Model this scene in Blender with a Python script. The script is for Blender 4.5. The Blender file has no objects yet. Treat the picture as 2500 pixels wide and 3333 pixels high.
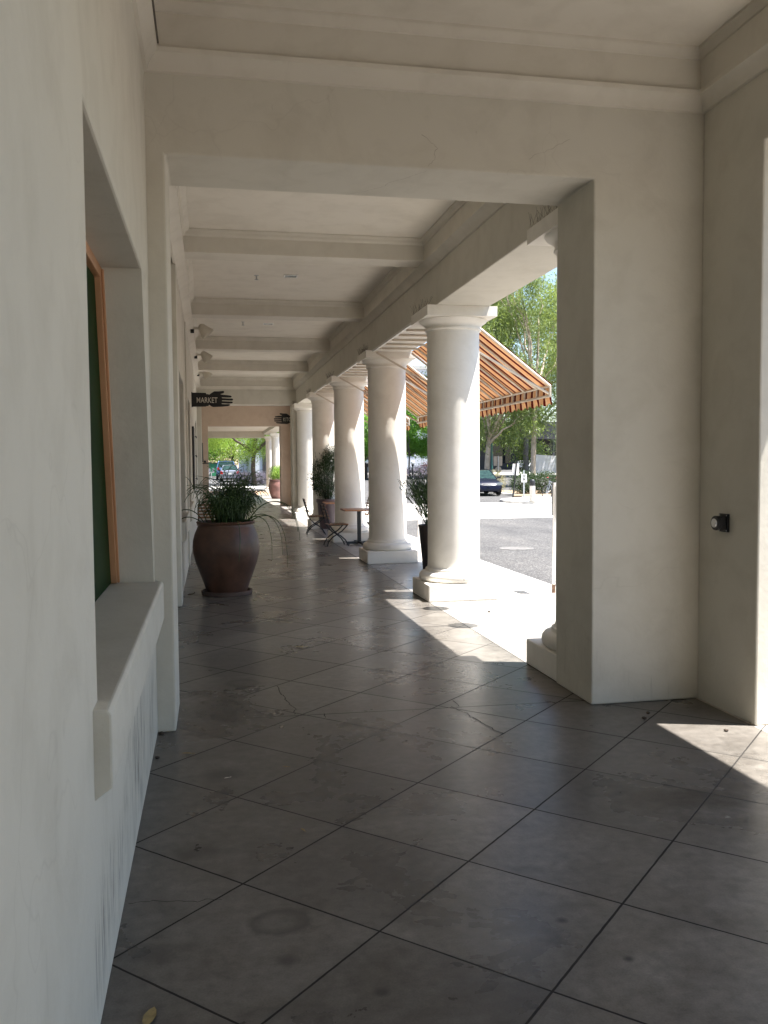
import bpy, bmesh, math, random
import numpy as np
from mathutils import Vector, Matrix, Quaternion

random.seed(7)
rng = np.random.default_rng(7)
scene = bpy.context.scene
COL = scene.collection
RAD = math.radians

# ------------------------------------------------------------------ camera
cam_d = bpy.data.cameras.new('camera')
cam = bpy.data.objects.new('camera', cam_d)
COL.objects.link(cam)
cam_d.sensor_fit = 'VERTICAL'
cam_d.sensor_height = 24.0
cam_d.lens = 24.0 * 2873.5 / 3333.0
cam_d.clip_start = 0.05
cam_d.clip_end = 3000
CR = (0.9811579, -0.1930663, -0.0073874)
CD = (-0.0175901, -0.0511852, -0.9985343)
CF = (0.1924051, 0.9798497, -0.0536168)
cam.matrix_world = Matrix(((CR[0], -CD[0], -CF[0], 0.0),
                           (CR[1], -CD[1], -CF[1], 0.0),
                           (CR[2], -CD[2], -CF[2], 1.72),
                           (0, 0, 0, 1)))
scene.camera = cam

# ------------------------------------------------------------------ light
SUN_EL, SUN_AZ = 70.0, 107.5          # azimuth clockwise from +Y
SUN_DIR = Vector((math.sin(RAD(SUN_AZ)) * math.cos(RAD(SUN_EL)),
                  math.cos(RAD(SUN_AZ)) * math.cos(RAD(SUN_EL)),
                  math.sin(RAD(SUN_EL))))
world = bpy.data.worlds.new('World')
scene.world = world
world.use_nodes = True
wn = world.node_tree.nodes
wl = world.node_tree.links
sky = wn.new('ShaderNodeTexSky')
sky.sky_type = 'NISHITA'
sky.sun_disc = False
sky.sun_elevation = RAD(SUN_EL)
sky.sun_rotation = RAD(SUN_AZ)
sky.air_density = 1.0
sky.dust_density = 0.6
bg = wn.get('Background') or wn.new('ShaderNodeBackground')
bg.inputs['Strength'].default_value = 0.068
wl.new(sky.outputs[0], bg.inputs['Color'])
out = wn.get('World Output') or wn.new('ShaderNodeOutputWorld')
wl.new(bg.outputs[0], out.inputs['Surface'])

sun_d = bpy.data.lights.new('sun', 'SUN')
sun_d.energy = 5.0
sun_d.angle = RAD(0.5)
sun_d.color = (1.0, 0.965, 0.915)
sun_o = bpy.data.objects.new('sun', sun_d)
COL.objects.link(sun_o)
sun_o.rotation_euler = SUN_DIR.to_track_quat('Z', 'Y').to_euler()
sun_o.location = (20, -5, 40)

scene.view_settings.view_transform = 'Standard'
scene.view_settings.look = 'None'
scene.view_settings.exposure = 2.14
scene.view_settings.gamma = 1.0
try:
    scene.cycles.max_bounces = 10
    scene.cycles.diffuse_bounces = 7
    scene.cycles.use_adaptive_sampling = True
    scene.cycles.use_denoising = True
    scene.cycles.sample_clamp_indirect = 4.0
    scene.cycles.caustics_reflective = False
    scene.cycles.caustics_refractive = False
except Exception:
    pass

# ------------------------------------------------------------------ helpers
ORG = {}


def link(o):
    COL.objects.link(o)
    return o


def tag(o, label=None, cat=None, group=None, kind=None):
    if label: o['label'] = label
    if cat: o['category'] = cat
    if group: o['group'] = group
    if kind or cat: o['kind'] = kind or 'thing'
    return o


def thing(name, label, cat, loc=(0, 0, 0), rz=0.0, group=None):
    o = bpy.data.objects.new(name, None)
    o.empty_display_size = 0.2
    link(o)
    o.location = loc
    o.rotation_euler = (0, 0, rz)
    ORG[o.name] = Vector(loc)
    return tag(o, label, cat, group)


def obj(name, bm, mat, parent=None, world=False, smooth=None, bevel=0.0, seg=2):
    """one mesh object; world=True: the mesh is in world coordinates and is moved into its thing's frame"""
    if world and parent is not None:
        org = ORG[parent.name]
        bmesh.ops.translate(bm, verts=bm.verts, vec=-org)
    bmesh.ops.recalc_face_normals(bm, faces=bm.faces)
    me = bpy.data.meshes.new(name)
    bm.to_mesh(me)
    bm.free()
    o = bpy.data.objects.new(name, me)
    link(o)
    if isinstance(mat, (list, tuple)):
        for m in mat: me.materials.append(m)
    else:
        me.materials.append(mat)
    if parent is not None:
        o.parent = parent
        if parent.name in ORG: ORG[o.name] = ORG[parent.name]
    if smooth is not None:
        me.polygons.foreach_set('use_smooth', [True] * len(me.polygons))
        try:
            me.set_sharp_from_angle(angle=RAD(smooth))
        except Exception:
            pass
    if bevel:
        b = o.modifiers.new('bevel', 'BEVEL')
        b.width = bevel
        b.segments = seg
        b.limit_method = 'ANGLE'
        b.angle_limit = RAD(40)
        b.harden_normals = False
    return o


def copy_tree(o, parent=None):
    c = o.copy()
    COL.objects.link(c)
    if parent is not None:
        c.parent = parent
    for ch in list(o.children):
        copy_tree(ch, c)
    return c


def BM():
    return bmesh.new()


def box(bm, x0, x1, y0, y1, z0, z1, mi=0):
    v = [bm.verts.new(p) for p in ((x0, y0, z0), (x1, y0, z0), (x1, y1, z0), (x0, y1, z0),
                                   (x0, y0, z1), (x1, y0, z1), (x1, y1, z1), (x0, y1, z1))]
    fs = []
    for q in ((0, 3, 2, 1), (4, 5, 6, 7), (0, 1, 5, 4), (1, 2, 6, 5), (2, 3, 7, 6), (3, 0, 4, 7)):
        f = bm.faces.new([v[i] for i in q])
        f.material_index = mi
        fs.append(f)
    return v


def obox(bm, c, size, rot=None, mi=0):
    """oriented box, centre c, size, rotation matrix"""
    v = box(bm, -size[0] / 2, size[0] / 2, -size[1] / 2, size[1] / 2, -size[2] / 2, size[2] / 2, mi)
    M = Matrix.Translation(c)
    if rot is not None: M = M @ rot.to_4x4()
    bmesh.ops.transform(bm, verts=v, matrix=M)
    return v


def prism(bm, pts, mapf, d0, d1, mi=0):
    """polygon pts (a,b) swept from d0 to d1; mapf(a,b,d)->xyz"""
    A = [bm.verts.new(mapf(a, b, d0)) for a, b in pts]
    B = [bm.verts.new(mapf(a, b, d1)) for a, b in pts]
    n = len(pts)
    fs = [bm.faces.new(A), bm.faces.new(B[::-1])]
    for i in range(n):
        fs.append(bm.faces.new((A[i], B[i], B[(i + 1) % n], A[(i + 1) % n])))
    for f in fs: f.material_index = mi
    if n > 4:
        for f in fs[:2]: f.normal_update()
        bmesh.ops.triangulate(bm, faces=fs[:2], ngon_method='EAR_CLIP')
    return A + B


def lathe(bm, prof, n=32, c=(0, 0, 0), axis='Z', cap=True, mi=0):
    rings = []
    for r, z in prof:
        ring = []
        for i in range(n):
            a = 2 * math.pi * i / n
            if axis == 'Z':
                p = (c[0] + r * math.cos(a), c[1] + r * math.sin(a), c[2] + z)
            elif axis == 'Y':
                p = (c[0] + r * math.cos(a), c[1] + z, c[2] + r * math.sin(a))
            else:
                p = (c[0] + z, c[1] + r * math.cos(a), c[2] + r * math.sin(a))
            ring.append(bm.verts.new(p))
        rings.append(ring)
    for k in range(len(rings) - 1):
        for i in range(n):
            f = bm.faces.new((rings[k][i], rings[k][(i + 1) % n], rings[k + 1][(i + 1) % n], rings[k + 1][i]))
            f.material_index = mi
    if cap:
        bm.faces.new(rings[0][::-1]).material_index = mi
        bm.faces.new(rings[-1]).material_index = mi
    return [v for r in rings for v in r]


def tube(bm, pts, r, n=6, cap=True, mi=0):
    pts = [Vector(p) for p in pts]
    rs = r if isinstance(r, (list, tuple)) else [r] * len(pts)
    t = (pts[1] - pts[0]).normalized()
    up = Vector((0, 0, 1)) if abs(t.z) < 0.9 else Vector((1, 0, 0))
    s = t.cross(up).normalized()
    rings = []
    for i, p in enumerate(pts):
        if i == 0: t = pts[1] - pts[0]
        elif i == len(pts) - 1: t = pts[-1] - pts[-2]
        else: t = pts[i + 1] - pts[i - 1]
        if t.length < 1e-9: t = Vector((0, 0, 1))
        t.normalize()
        s = (s - t * s.dot(t))
        if s.length < 1e-6: s = t.orthogonal()
        s.normalize()
        b = t.cross(s)
        rings.append([bm.verts.new(p + (s * math.cos(2 * math.pi * k / n) + b * math.sin(2 * math.pi * k / n)) * rs[i]) for k in range(n)])
    for a, b_ in zip(rings[:-1], rings[1:]):
        for k in range(n):
            bm.faces.new((a[k], a[(k + 1) % n], b_[(k + 1) % n], b_[k])).material_index = mi
    if cap:
        bm.faces.new(rings[0][::-1]).material_index = mi
        bm.faces.new(rings[-1]).material_index = mi


def cells(xs, ys, zs, solid):
    """clean closed mesh of the solid cells of a grid"""
    bm = BM()
    nx, ny, nz = len(xs) - 1, len(ys) - 1, len(zs) - 1
    V = {}

    def v(i, j, k):
        if (i, j, k) not in V: V[(i, j, k)] = bm.verts.new((xs[i], ys[j], zs[k]))
        return V[(i, j, k)]

    S = {}
    for i in range(nx):
        for j in range(ny):
            for k in range(nz):
                S[(i, j, k)] = solid((xs[i] + xs[i + 1]) / 2, (ys[j] + ys[j + 1]) / 2, (zs[k] + zs[k + 1]) / 2)
    g = lambda i, j, k: S.get((i, j, k), False)
    for (i, j, k), s in S.items():
        if not s: continue
        if not g(i - 1, j, k): bm.faces.new((v(i, j, k), v(i, j, k + 1), v(i, j + 1, k + 1), v(i, j + 1, k)))
        if not g(i + 1, j, k): bm.faces.new((v(i + 1, j, k), v(i + 1, j + 1, k), v(i + 1, j + 1, k + 1), v(i + 1, j, k + 1)))
        if not g(i, j - 1, k): bm.faces.new((v(i, j, k), v(i + 1, j, k), v(i + 1, j, k + 1), v(i, j, k + 1)))
        if not g(i, j + 1, k): bm.faces.new((v(i, j + 1, k), v(i, j + 1, k + 1), v(i + 1, j + 1, k + 1), v(i + 1, j + 1, k)))
        if not g(i, j, k - 1): bm.faces.new((v(i, j, k), v(i, j + 1, k), v(i + 1, j + 1, k), v(i + 1, j, k)))
        if not g(i, j, k + 1): bm.faces.new((v(i, j, k + 1), v(i + 1, j, k + 1), v(i + 1, j + 1, k + 1), v(i, j + 1, k + 1)))
    bmesh.ops.dissolve_limit(bm, angle_limit=0.01, verts=bm.verts[:], edges=bm.edges[:])
    return bm


def cornice_y(bm, x, sx, y0, y1, prof):      # moulding along Y on a wall at x, growing sx
    prism(bm, prof, lambda a, b, d: (x + sx * a, d, b), y0, y1)


def cornice_x(bm, y, sy, x0, x1, prof):
    prism(bm, prof, lambda a, b, d: (d, y + sy * a, b), x0, x1)


# ------------------------------------------------------------------ materials
def nt(name):
    m = bpy.data.materials.new(name)
    m.use_nodes = True
    t = m.node_tree
    b = t.nodes['Principled BSDF']
    return m, t, b


def N(t, typ, **kw):
    n = t.nodes.new(typ)
    for k, v in kw.items():
        if k in n.inputs: n.inputs[k].default_value = v
        else: setattr(n, k, v)
    return n


def ramp(t, src, stops):
    r = t.nodes.new('ShaderNodeValToRGB')
    el = r.color_ramp.elements
    while len(el) < len(stops): el.new(0.5)
    for e, (p, c) in zip(el, stops):
        e.position = p
        e.color = (*c, 1) if len(c) == 3 else c
    t.links.new(src, r.inputs[0])
    return r


def mixc(t, fac, a, b, mode='MIX'):
    m = t.nodes.new('ShaderNodeMix')
    m.data_type = 'RGBA'
    m.blend_type = mode
    for sock, v in ((m.inputs[0], fac), (m.inputs[6], a), (m.inputs[7], b)):
        if hasattr(v, 'is_linked') or hasattr(v, 'links'): t.links.new(v, sock)
        elif isinstance(v, (int, float)): sock.default_value = v
        else: sock.default_value = (*v, 1) if len(v) == 3 else v
    return m.outputs[2]


def math_(t, op, a, b=None, c=None):
    m = t.nodes.new('ShaderNodeMath')
    m.operation = op
    for i, v in enumerate((a, b, c)):
        if v is None: continue
        if isinstance(v, (int, float)): m.inputs[i].default_value = v
        else: t.links.new(v, m.inputs[i])
    return m.outputs[0]


def geo(t):
    return t.nodes.new('ShaderNodeNewGeometry').outputs['Position']


def mapping(t, vec, scale=(1, 1, 1), loc=(0, 0, 0)):
    m = t.nodes.new('ShaderNodeMapping')
    m.inputs['Scale'].default_value = scale
    m.inputs['Location'].default_value = loc
    t.links.new(vec, m.inputs['Vector'])
    return m.outputs[0]


def noise(t, vec, scale, detail=4, rough=0.55, dist=0.0):
    n = N(t, 'ShaderNodeTexNoise', Scale=scale, Detail=detail, Roughness=rough, Distortion=dist)
    t.links.new(vec, n.inputs['Vector'])
    return n.outputs['Fac']


def simple(name, col, rough=0.6, metal=0.0, var=0.12, scale=6.0, bump=0.0, bscale=60.0, spec=0.5, coat=0.0):
    m, t, b = nt(name)
    p = geo(t) if False else t.nodes.new('ShaderNodeTexCoord').outputs['Object']
    f = noise(t, p, scale, 5, 0.6)
    lo = tuple(c * (1 - var) for c in col)
    hi = tuple(min(1, c * (1 + var)) for c in col)
    r = ramp(t, f, [(0.3, lo), (0.7, hi)])
    t.links.new(r.outputs[0], b.inputs['Base Color'])
    b.inputs['Roughness'].default_value = rough
    b.inputs['Metallic'].default_value = metal
    b.inputs['Specular IOR Level'].default_value = spec
    if coat: b.inputs['Coat Weight'].default_value = coat
    if bump:
        bf = noise(t, p, bscale, 4, 0.6)
        bn = N(t, 'ShaderNodeBump', Strength=bump, Distance=0.01)
        t.links.new(bf, bn.inputs['Height'])
        t.links.new(bn.outputs[0], b.inputs['Normal'])
    return m


def plaster(name, col, scuff=False, cracks=0.0, bump=0.34, foot=0.35):
    m, t, b = nt(name)
    P = geo(t)
    big = noise(t, P, 0.55, 4, 0.55)
    med = noise(t, P, 3.2, 5, 0.6, 0.4)
    fine = noise(t, P, 30, 3, 0.6)
    c1 = ramp(t, big, [(0.3, tuple(c * 0.955 for c in col)), (0.7, tuple(min(1, c * 1.03) for c in col))]).outputs[0]
    c2 = mixc(t, 0.62, c1, ramp(t, med, [(0.28, (0.84, 0.83, 0.81)), (0.55, (1, 1, 1)), (1, (1, 1, 1))]).outputs[0], 'MULTIPLY')
    # rising dirt at the foot of walls and sparse vertical scuffs
    sep = t.nodes.new('ShaderNodeSeparateXYZ')
    t.links.new(P, sep.inputs[0])
    z = sep.outputs[2]
    streak = noise(t, mapping(t, P, (26, 26, 2.2)), 1.0, 3, 0.6)
    area = noise(t, P, 1.3, 3, 0.5)
    s = ramp(t, streak, [(0.60 if scuff else 0.66, (0, 0, 0)), (0.74, (1, 1, 1))]).outputs[0]
    a = ramp(t, area, [(0.47, (0, 0, 0)), (0.60, (1, 1, 1))]).outputs[0]
    zl = ramp(t, math_(t, 'MULTIPLY', z, 1.0), [(0.0, (1, 1, 1)), (0.45, (0.9, 0.9, 0.9)), (0.80 if scuff else 0.5, (0, 0, 0))]).outputs[0]
    msk = math_(t, 'MULTIPLY', math_(t, 'MULTIPLY', s, a), zl)
    msk = math_(t, 'MULTIPLY', msk, 0.22 if scuff else foot)
    if scuff:      # rubbed patches low on the window wall
        st2 = ramp(t, noise(t, mapping(t, P, (60, 60, 3.2)), 1.0, 4, 0.65), [(0.50, (0, 0, 0)), (0.64, (1, 1, 1))]).outputs[0]
        for cy, cz, ry, rz, k_ in ((4.35, 0.34, 0.8, 0.36, 1.0), (5.25, 0.36, 0.3, 0.34, 0.9), (3.1, 0.22, 0.6, 0.26, 0.8)):
            ey = math_(t, 'DIVIDE', math_(t, 'SUBTRACT', sep.outputs[1], cy), ry)
            ez = math_(t, 'DIVIDE', math_(t, 'SUBTRACT', z, cz), rz)
            rr_ = math_(t, 'SQRT', math_(t, 'ADD', math_(t, 'MULTIPLY', ey, ey), math_(t, 'MULTIPLY', ez, ez)))
            zone = ramp(t, math_(t, 'ADD', rr_, math_(t, 'MULTIPLY', math_(t, 'SUBTRACT', med, 0.5), 1.6)), [(0.35, (1, 1, 1)), (1.0, (0, 0, 0))]).outputs[0]
            msk = math_(t, 'MAXIMUM', msk, math_(t, 'MULTIPLY', math_(t, 'MULTIPLY', st2, math_(t, 'MULTIPLY', zone, math_(t, 'LESS_THAN', sep.outputs[0], 0.0))), k_))
    c3 = mixc(t, msk, c2, (0.07, 0.066, 0.062))
    # faint chips
    chip = noise(t, mapping(t, P, (5, 5, 2.2)), 1.6, 6, 0.7)
    c4 = mixc(t, math_(t, 'MULTIPLY', ramp(t, chip, [(0.70, (0, 0, 0)), (0.73, (1, 1, 1))]).outputs[0], 0.22), c3, (0.3, 0.27, 0.22))
    if cracks:
        vo = N(t, 'ShaderNodeTexVoronoi', Scale=1.15, feature='DISTANCE_TO_EDGE')
        nd = t.nodes.new('ShaderNodeTexNoise')
        nd.inputs['Scale'].default_value = 3.0
        t.links.new(P, nd.inputs['Vector'])
        va = t.nodes.new('ShaderNodeVectorMath')
        va.operation = 'MULTIPLY_ADD'
        t.links.new(nd.outputs['Color'], va.inputs[0])
        va.inputs[1].default_value = (0.5, 0.5, 0.5)
        t.links.new(P, va.inputs[2])
        t.links.new(va.outputs[0], vo.inputs['Vector'])
        lim = noise(t, P, 0.8, 2, 0.5)
        k = math_(t, 'MULTIPLY', ramp(t, vo.outputs['Distance'], [(0.0, (1, 1, 1)), (0.006, (0, 0, 0))]).outputs[0],
                  ramp(t, lim, [(0.56, (0, 0, 0)), (0.62, (1, 1, 1))]).outputs[0])
        c4 = mixc(t, math_(t, 'MULTIPLY', k, cracks), c4, (0.25, 0.22, 0.18))
    t.links.new(c4, b.inputs['Base Color'])
    b.inputs['Roughness'].default_value = 0.82
    b.inputs['Specular IOR Level'].default_value = 0.25
    h = math_(t, 'ADD', math_(t, 'MULTIPLY', med, 0.7), math_(t, 'MULTIPLY', fine, 0.22))
    bn = N(t, 'ShaderNodeBump', Strength=bump, Distance=0.02)
    t.links.new(h, bn.inputs['Height'])
    t.links.new(bn.outputs[0], b.inputs['Normal'])
    return m


def leafmat(name, c0, c1, trans=0.35, sc=1.2):
    m = bpy.data.materials.new(name)
    m.use_nodes = True
    t = m.node_tree
    t.nodes.clear()
    o = t.nodes.new('ShaderNodeOutputMaterial')
    P = geo(t)
    f = math_(t, 'ADD', math_(t, 'MULTIPLY', noise(t, P, sc, 2, 0.5), 0.6), math_(t, 'MULTIPLY', noise(t, P, sc * 14, 1, 0.5), 0.4))
    c = ramp(t, f, [(0.36, c0), (0.62, c1)]).outputs[0]
    d = t.nodes.new('ShaderNodeBsdfPrincipled')
    d.inputs['Roughness'].default_value = 0.5
    d.inputs['Specular IOR Level'].default_value = 0.35
    t.links.new(c, d.inputs['Base Color'])
    tr = t.nodes.new('ShaderNodeBsdfTranslucent')
    t.links.new(mixc(t, 0.5, c, (c1[0] * 1.6, c1[1] * 1.6, c1[2] * 0.7)), tr.inputs['Color'])
    mx = t.nodes.new('ShaderNodeMixShader')
    mx.inputs[0].default_value = trans
    t.links.new(d.outputs[0], mx.inputs[1])
    t.links.new(tr.outputs[0], mx.inputs[2])
    t.links.new(mx.outputs[0], o.inputs['Surface'])
    return m


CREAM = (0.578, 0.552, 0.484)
M = {}
M['cream'] = plaster('cream_plaster', CREAM, scuff=True, cracks=0.12)
M['cream_ceil'] = plaster('cream_ceiling_plaster', (0.70, 0.66, 0.585), cracks=0.15, bump=0.12)
M['cream_wall'] = plaster('cream_wall_plaster', CREAM, cracks=0.12)
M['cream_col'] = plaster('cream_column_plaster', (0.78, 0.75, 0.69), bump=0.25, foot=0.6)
M['cream_trim'] = plaster('cream_trim_plaster', (0.62, 0.585, 0.515), bump=0.1)
M['pink'] = plaster('pinkish_brown_plaster', (0.44, 0.35, 0.28))
M['black_metal'] = simple('black_metal', (0.012, 0.012, 0.013), 0.45, 0.2, 0.2)
M['dark_iron'] = simple('dark_iron', (0.02, 0.022, 0.024), 0.5, 0.4, 0.2)
M['white_paint'] = simple('white_paint', (0.72, 0.71, 0.68), 0.5, 0.0, 0.06)
M['sign_letter'] = simple('sign_letter_paint', (0.62, 0.58, 0.50), 0.6)
M['steel'] = simple('galvanised_steel', (0.42, 0.43, 0.44), 0.42, 0.8, 0.1)
M['chrome'] = simple('chrome', (0.55, 0.56, 0.58), 0.25, 1.0, 0.03)
M['rust'] = simple('rusty_paint', (0.13, 0.075, 0.045), 0.8, 0.1, 0.5, 30)
M['terracotta'] = simple('oxblood_glazed_clay', (0.082, 0.042, 0.028), 0.42, 0.0, 0.4, 4, 0.15, 18, 0.4)
M['far_clay'] = simple('rosy_glazed_clay', (0.22, 0.115, 0.10), 0.35, 0.0, 0.3, 5)
M['saucer'] = simple('dusty_clay_saucer', (0.09, 0.06, 0.05), 0.75, 0, 0.2)
M['planter'] = simple('dark_planter_resin', (0.03, 0.022, 0.02), 0.55, 0, 0.2)
M['planter_plum'] = simple('plum_glazed_planter', (0.09, 0.06, 0.065), 0.4, 0, 0.2)
M['soil'] = simple('soil', (0.03, 0.022, 0.016), 0.95, 0, 0.3, 30, 0.6, 40)
M['rubber'] = simple('tyre_rubber', (0.012, 0.012, 0.013), 0.8, 0, 0.2)
M['glass'] = simple('car_glass', (0.02, 0.03, 0.035), 0.05, 0, 0.2, 3, 0, 60, 0.8)
M['glass_teal'] = simple('car_windscreen_glass', (0.016, 0.034, 0.028), 0.08, 0, 0.5, 6, 0, 60, 0.35)
M['blue_car'] = simple('dark_blue_car_paint', (0.0012, 0.0018, 0.012), 0.35, 0.0, 0.1, 3, 0, 60, 0.25, 0.1)
M['silver_car'] = simple('silver_car_paint', (0.22, 0.23, 0.27), 0.32, 0.4, 0.05, 3, 0, 60, 0.5, 0.7)
M['paleblue_car'] = simple('pale_blue_car_paint', (0.11, 0.18, 0.33), 0.3, 0.3, 0.05, 3, 0, 60, 0.5, 0.7)
M['white_car'] = simple('white_car_paint', (0.75, 0.76, 0.78), 0.3, 0.0, 0.03, 3, 0, 60, 0.5, 0.6)
M['lamp_red'] = simple('red_lamp_lens', (0.45, 0.02, 0.02), 0.2)
M['lamp_clear'] = simple('clear_lamp_lens', (0.20, 0.23, 0.24), 0.15, 0, 0.3, 12)
M['plastic_dark'] = simple('dark_plastic', (0.015, 0.015, 0.016), 0.5)
M['dumpster'] = simple('green_dumpster_paint', (0.02, 0.16, 0.07), 0.5, 0, 0.2)
M['teal_post'] = simple('teal_painted_post', (0.02, 0.12, 0.10), 0.45)
M['tan_sign'] = simple('tan_sign_back', (0.30, 0.25, 0.19), 0.6)
M['globe'] = simple('opal_globe', (0.78, 0.80, 0.80), 0.25, 0, 0.04)
M['banner'] = simple('white_vinyl_banner', (0.85, 0.85, 0.88), 0.6, 0, 0.03)
M['mulch'] = simple('mulch', (0.24, 0.17, 0.11), 0.95, 0, 0.4, 8, 0.5, 30)
M['concrete'] = simple('pale_concrete', (0.50, 0.48, 0.44), 0.85, 0, 0.14, 0.7, 0.2, 25)
M['kerb'] = simple('kerb_concrete', (0.42, 0.41, 0.39), 0.85, 0, 0.18, 3, 0.2, 25)
M['kerb_worn'] = simple('worn_iron_cover', (0.115, 0.11, 0.105), 0.8, 0.1, 0.45, 6)
M['white_building'] = simple('white_rendered_wall', (0.62, 0.64, 0.68), 0.8, 0, 0.05, 0.3)
M['dark_building'] = simple('dark_shopfront_wall', (0.045, 0.042, 0.045), 0.7, 0, 0.25, 0.4)
M['dark_glass'] = simple('dark_window_glass', (0.012, 0.016, 0.02), 0.06, 0, 0.3)
M['bark_pale'] = simple('pale_eucalyptus_bark', (0.42, 0.35, 0.27), 0.85, 0, 0.42, 2.2, 0.4, 12)
M['bark_dark'] = simple('dark_bark', (0.055, 0.04, 0.03), 0.9, 0, 0.3, 6, 0.5, 16)
M['bark_grey'] = simple('grey_bark', (0.16, 0.14, 0.12), 0.9, 0, 0.3, 6, 0.4, 16)
M['dry_leaf'] = simple('dry_leaf', (0.28, 0.21, 0.09), 0.8, 0, 0.3, 30)
M['dry_twig'] = simple('dry_twig', (0.05, 0.035, 0.025), 0.9)
M['red_flower'] = simple('red_flower', (0.5, 0.08, 0.05), 0.7)
M['bike_red'] = simple('red_bike_grip', (0.35, 0.04, 0.03), 0.5)
M['bronze'] = simple('brown_leather', (0.22, 0.12, 0.06), 0.55)
M['spike'] = simple('bird_spike_wire', (0.06, 0.05, 0.04), 0.6)
M['hair'] = simple('plaster_hairline', (0.40, 0.37, 0.315), 0.9)
M['conduit_shade_line'] = simple('conduit_shade_tone', (0.13, 0.115, 0.095), 0.8)
M['hole'] = simple('dark_gap', (0.02, 0.018, 0.015), 0.9)


def wood(name, c0, c1, along=(1, 1, 1)):
    m, t, b = nt(name)
    P = t.nodes.new('ShaderNodeTexCoord').outputs['Object']
    f = noise(t, mapping(t, P, along), 7, 5, 0.6, 0.6)
    t.links.new(ramp(t, f, [(0.3, c0), (0.7, c1)]).outputs[0], b.inputs['Base Color'])
    b.inputs['Roughness'].default_value = 0.45
    return m


M['slat'] = wood('slat_wood', (0.13, 0.065, 0.03), (0.27, 0.14, 0.07), (3, 1, 8))
M['tabletop'] = wood('tabletop_wood', (0.22, 0.085, 0.035), (0.40, 0.19, 0.09), (8, 1, 1))
M['frame_wood'] = wood('peach_painted_wood', (0.42, 0.21, 0.105), (0.50, 0.27, 0.14), (1, 1, 0.3))


def green_glass():
    m, t, b = nt('green_window_glass')
    b.inputs['Base Color'].default_value = (0.003, 0.024, 0.004, 1)
    b.inputs['Roughness'].default_value = 0.4
    b.inputs['Specular IOR Level'].default_value = 0.02
    return m


M['green_glass'] = green_glass()


def awning_mat():
    m = bpy.data.materials.new('striped_awning_canvas')
    m.use_nodes = True
    t = m.node_tree
    t.nodes.clear()
    o = t.nodes.new('ShaderNodeOutputMaterial')
    P = t.nodes.new('ShaderNodeTexCoord').outputs['Object']
    sep = t.nodes.new('ShaderNodeSeparateXYZ')
    t.links.new(P, sep.inputs[0])
    y = sep.outputs[1]
    fr = math_(t, 'FRACT', math_(t, 'DIVIDE', math_(t, 'ADD', y, 20.0), 0.238))
    dark = math_(t, 'LESS_THAN', fr, 0.33)
    edge = math_(t, 'MULTIPLY', math_(t, 'GREATER_THAN', fr, 0.80), 0.55)
    w = noise(t, P, 3, 4, 0.6)
    org = ramp(t, w, [(0.3, (0.43, 0.225, 0.105)), (0.7, (0.52, 0.285, 0.14))]).outputs[0]
    c = mixc(t, edge, org, (0.50, 0.33, 0.19))
    c = mixc(t, dark, c, (0.075, 0.010, 0.009))
    d = t.nodes.new('ShaderNodeBsdfDiffuse')
    tr = t.nodes.new('ShaderNodeBsdfTranslucent')
    t.links.new(c, d.inputs['Color'])
    t.links.new(c, tr.inputs['Color'])
    mx = t.nodes.new('ShaderNodeMixShader')
    mx.inputs[0].default_value = 0.15
    t.links.new(d.outputs[0], mx.inputs[1])
    t.links.new(tr.outputs[0], mx.inputs[2])
    t.links.new(mx.outputs[0], o.inputs['Surface'])
    return m


M['awning'] = awning_mat()
M['awning_frame'] = simple('cream_awning_tube', (0.52, 0.46, 0.38), 0.45, 0.1, 0.08)
M['awning_white'] = simple('white_awning_lining', (0.66, 0.64, 0.58), 0.7)

M['euc'] = leafmat('eucalyptus_leaf', (0.06, 0.10, 0.026), (0.23, 0.29, 0.10), 0.4, 0.9)
M['euc2'] = leafmat('grey_eucalyptus_leaf', (0.09, 0.13, 0.07), (0.30, 0.36, 0.24), 0.4, 0.9)
M['bright'] = leafmat('bright_green_leaf', (0.06, 0.15, 0.022), (0.20, 0.38, 0.06), 0.4, 1.1)
M['palo'] = leafmat('yellow_green_leaf', (0.09, 0.16, 0.02), (0.24, 0.34, 0.06), 0.4, 0.8)
M['hedge'] = leafmat('hedge_leaf', (0.018, 0.035, 0.012), (0.05, 0.085, 0.028), 0.2, 2.5)
M['straw'] = leafmat('straw_grass_leaf', (0.15, 0.14, 0.07), (0.32, 0.29, 0.16), 0.3, 2.5)
M['lav'] = leafmat('lavender_leaf', (0.07, 0.07, 0.10), (0.30, 0.26, 0.36), 0.25, 4.0)
M['dark_bush'] = leafmat('dark_bush_leaf', (0.012, 0.028, 0.010), (0.035, 0.07, 0.02), 0.25, 4.0)
M['light_grass'] = leafmat('light_grass_leaf', (0.12, 0.24, 0.04), (0.30, 0.42, 0.12), 0.4, 5.0)
M['stem'] = leafmat('stringy_stem', (0.014, 0.038, 0.010), (0.045, 0.085, 0.022), 0.08, 6.0)


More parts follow.
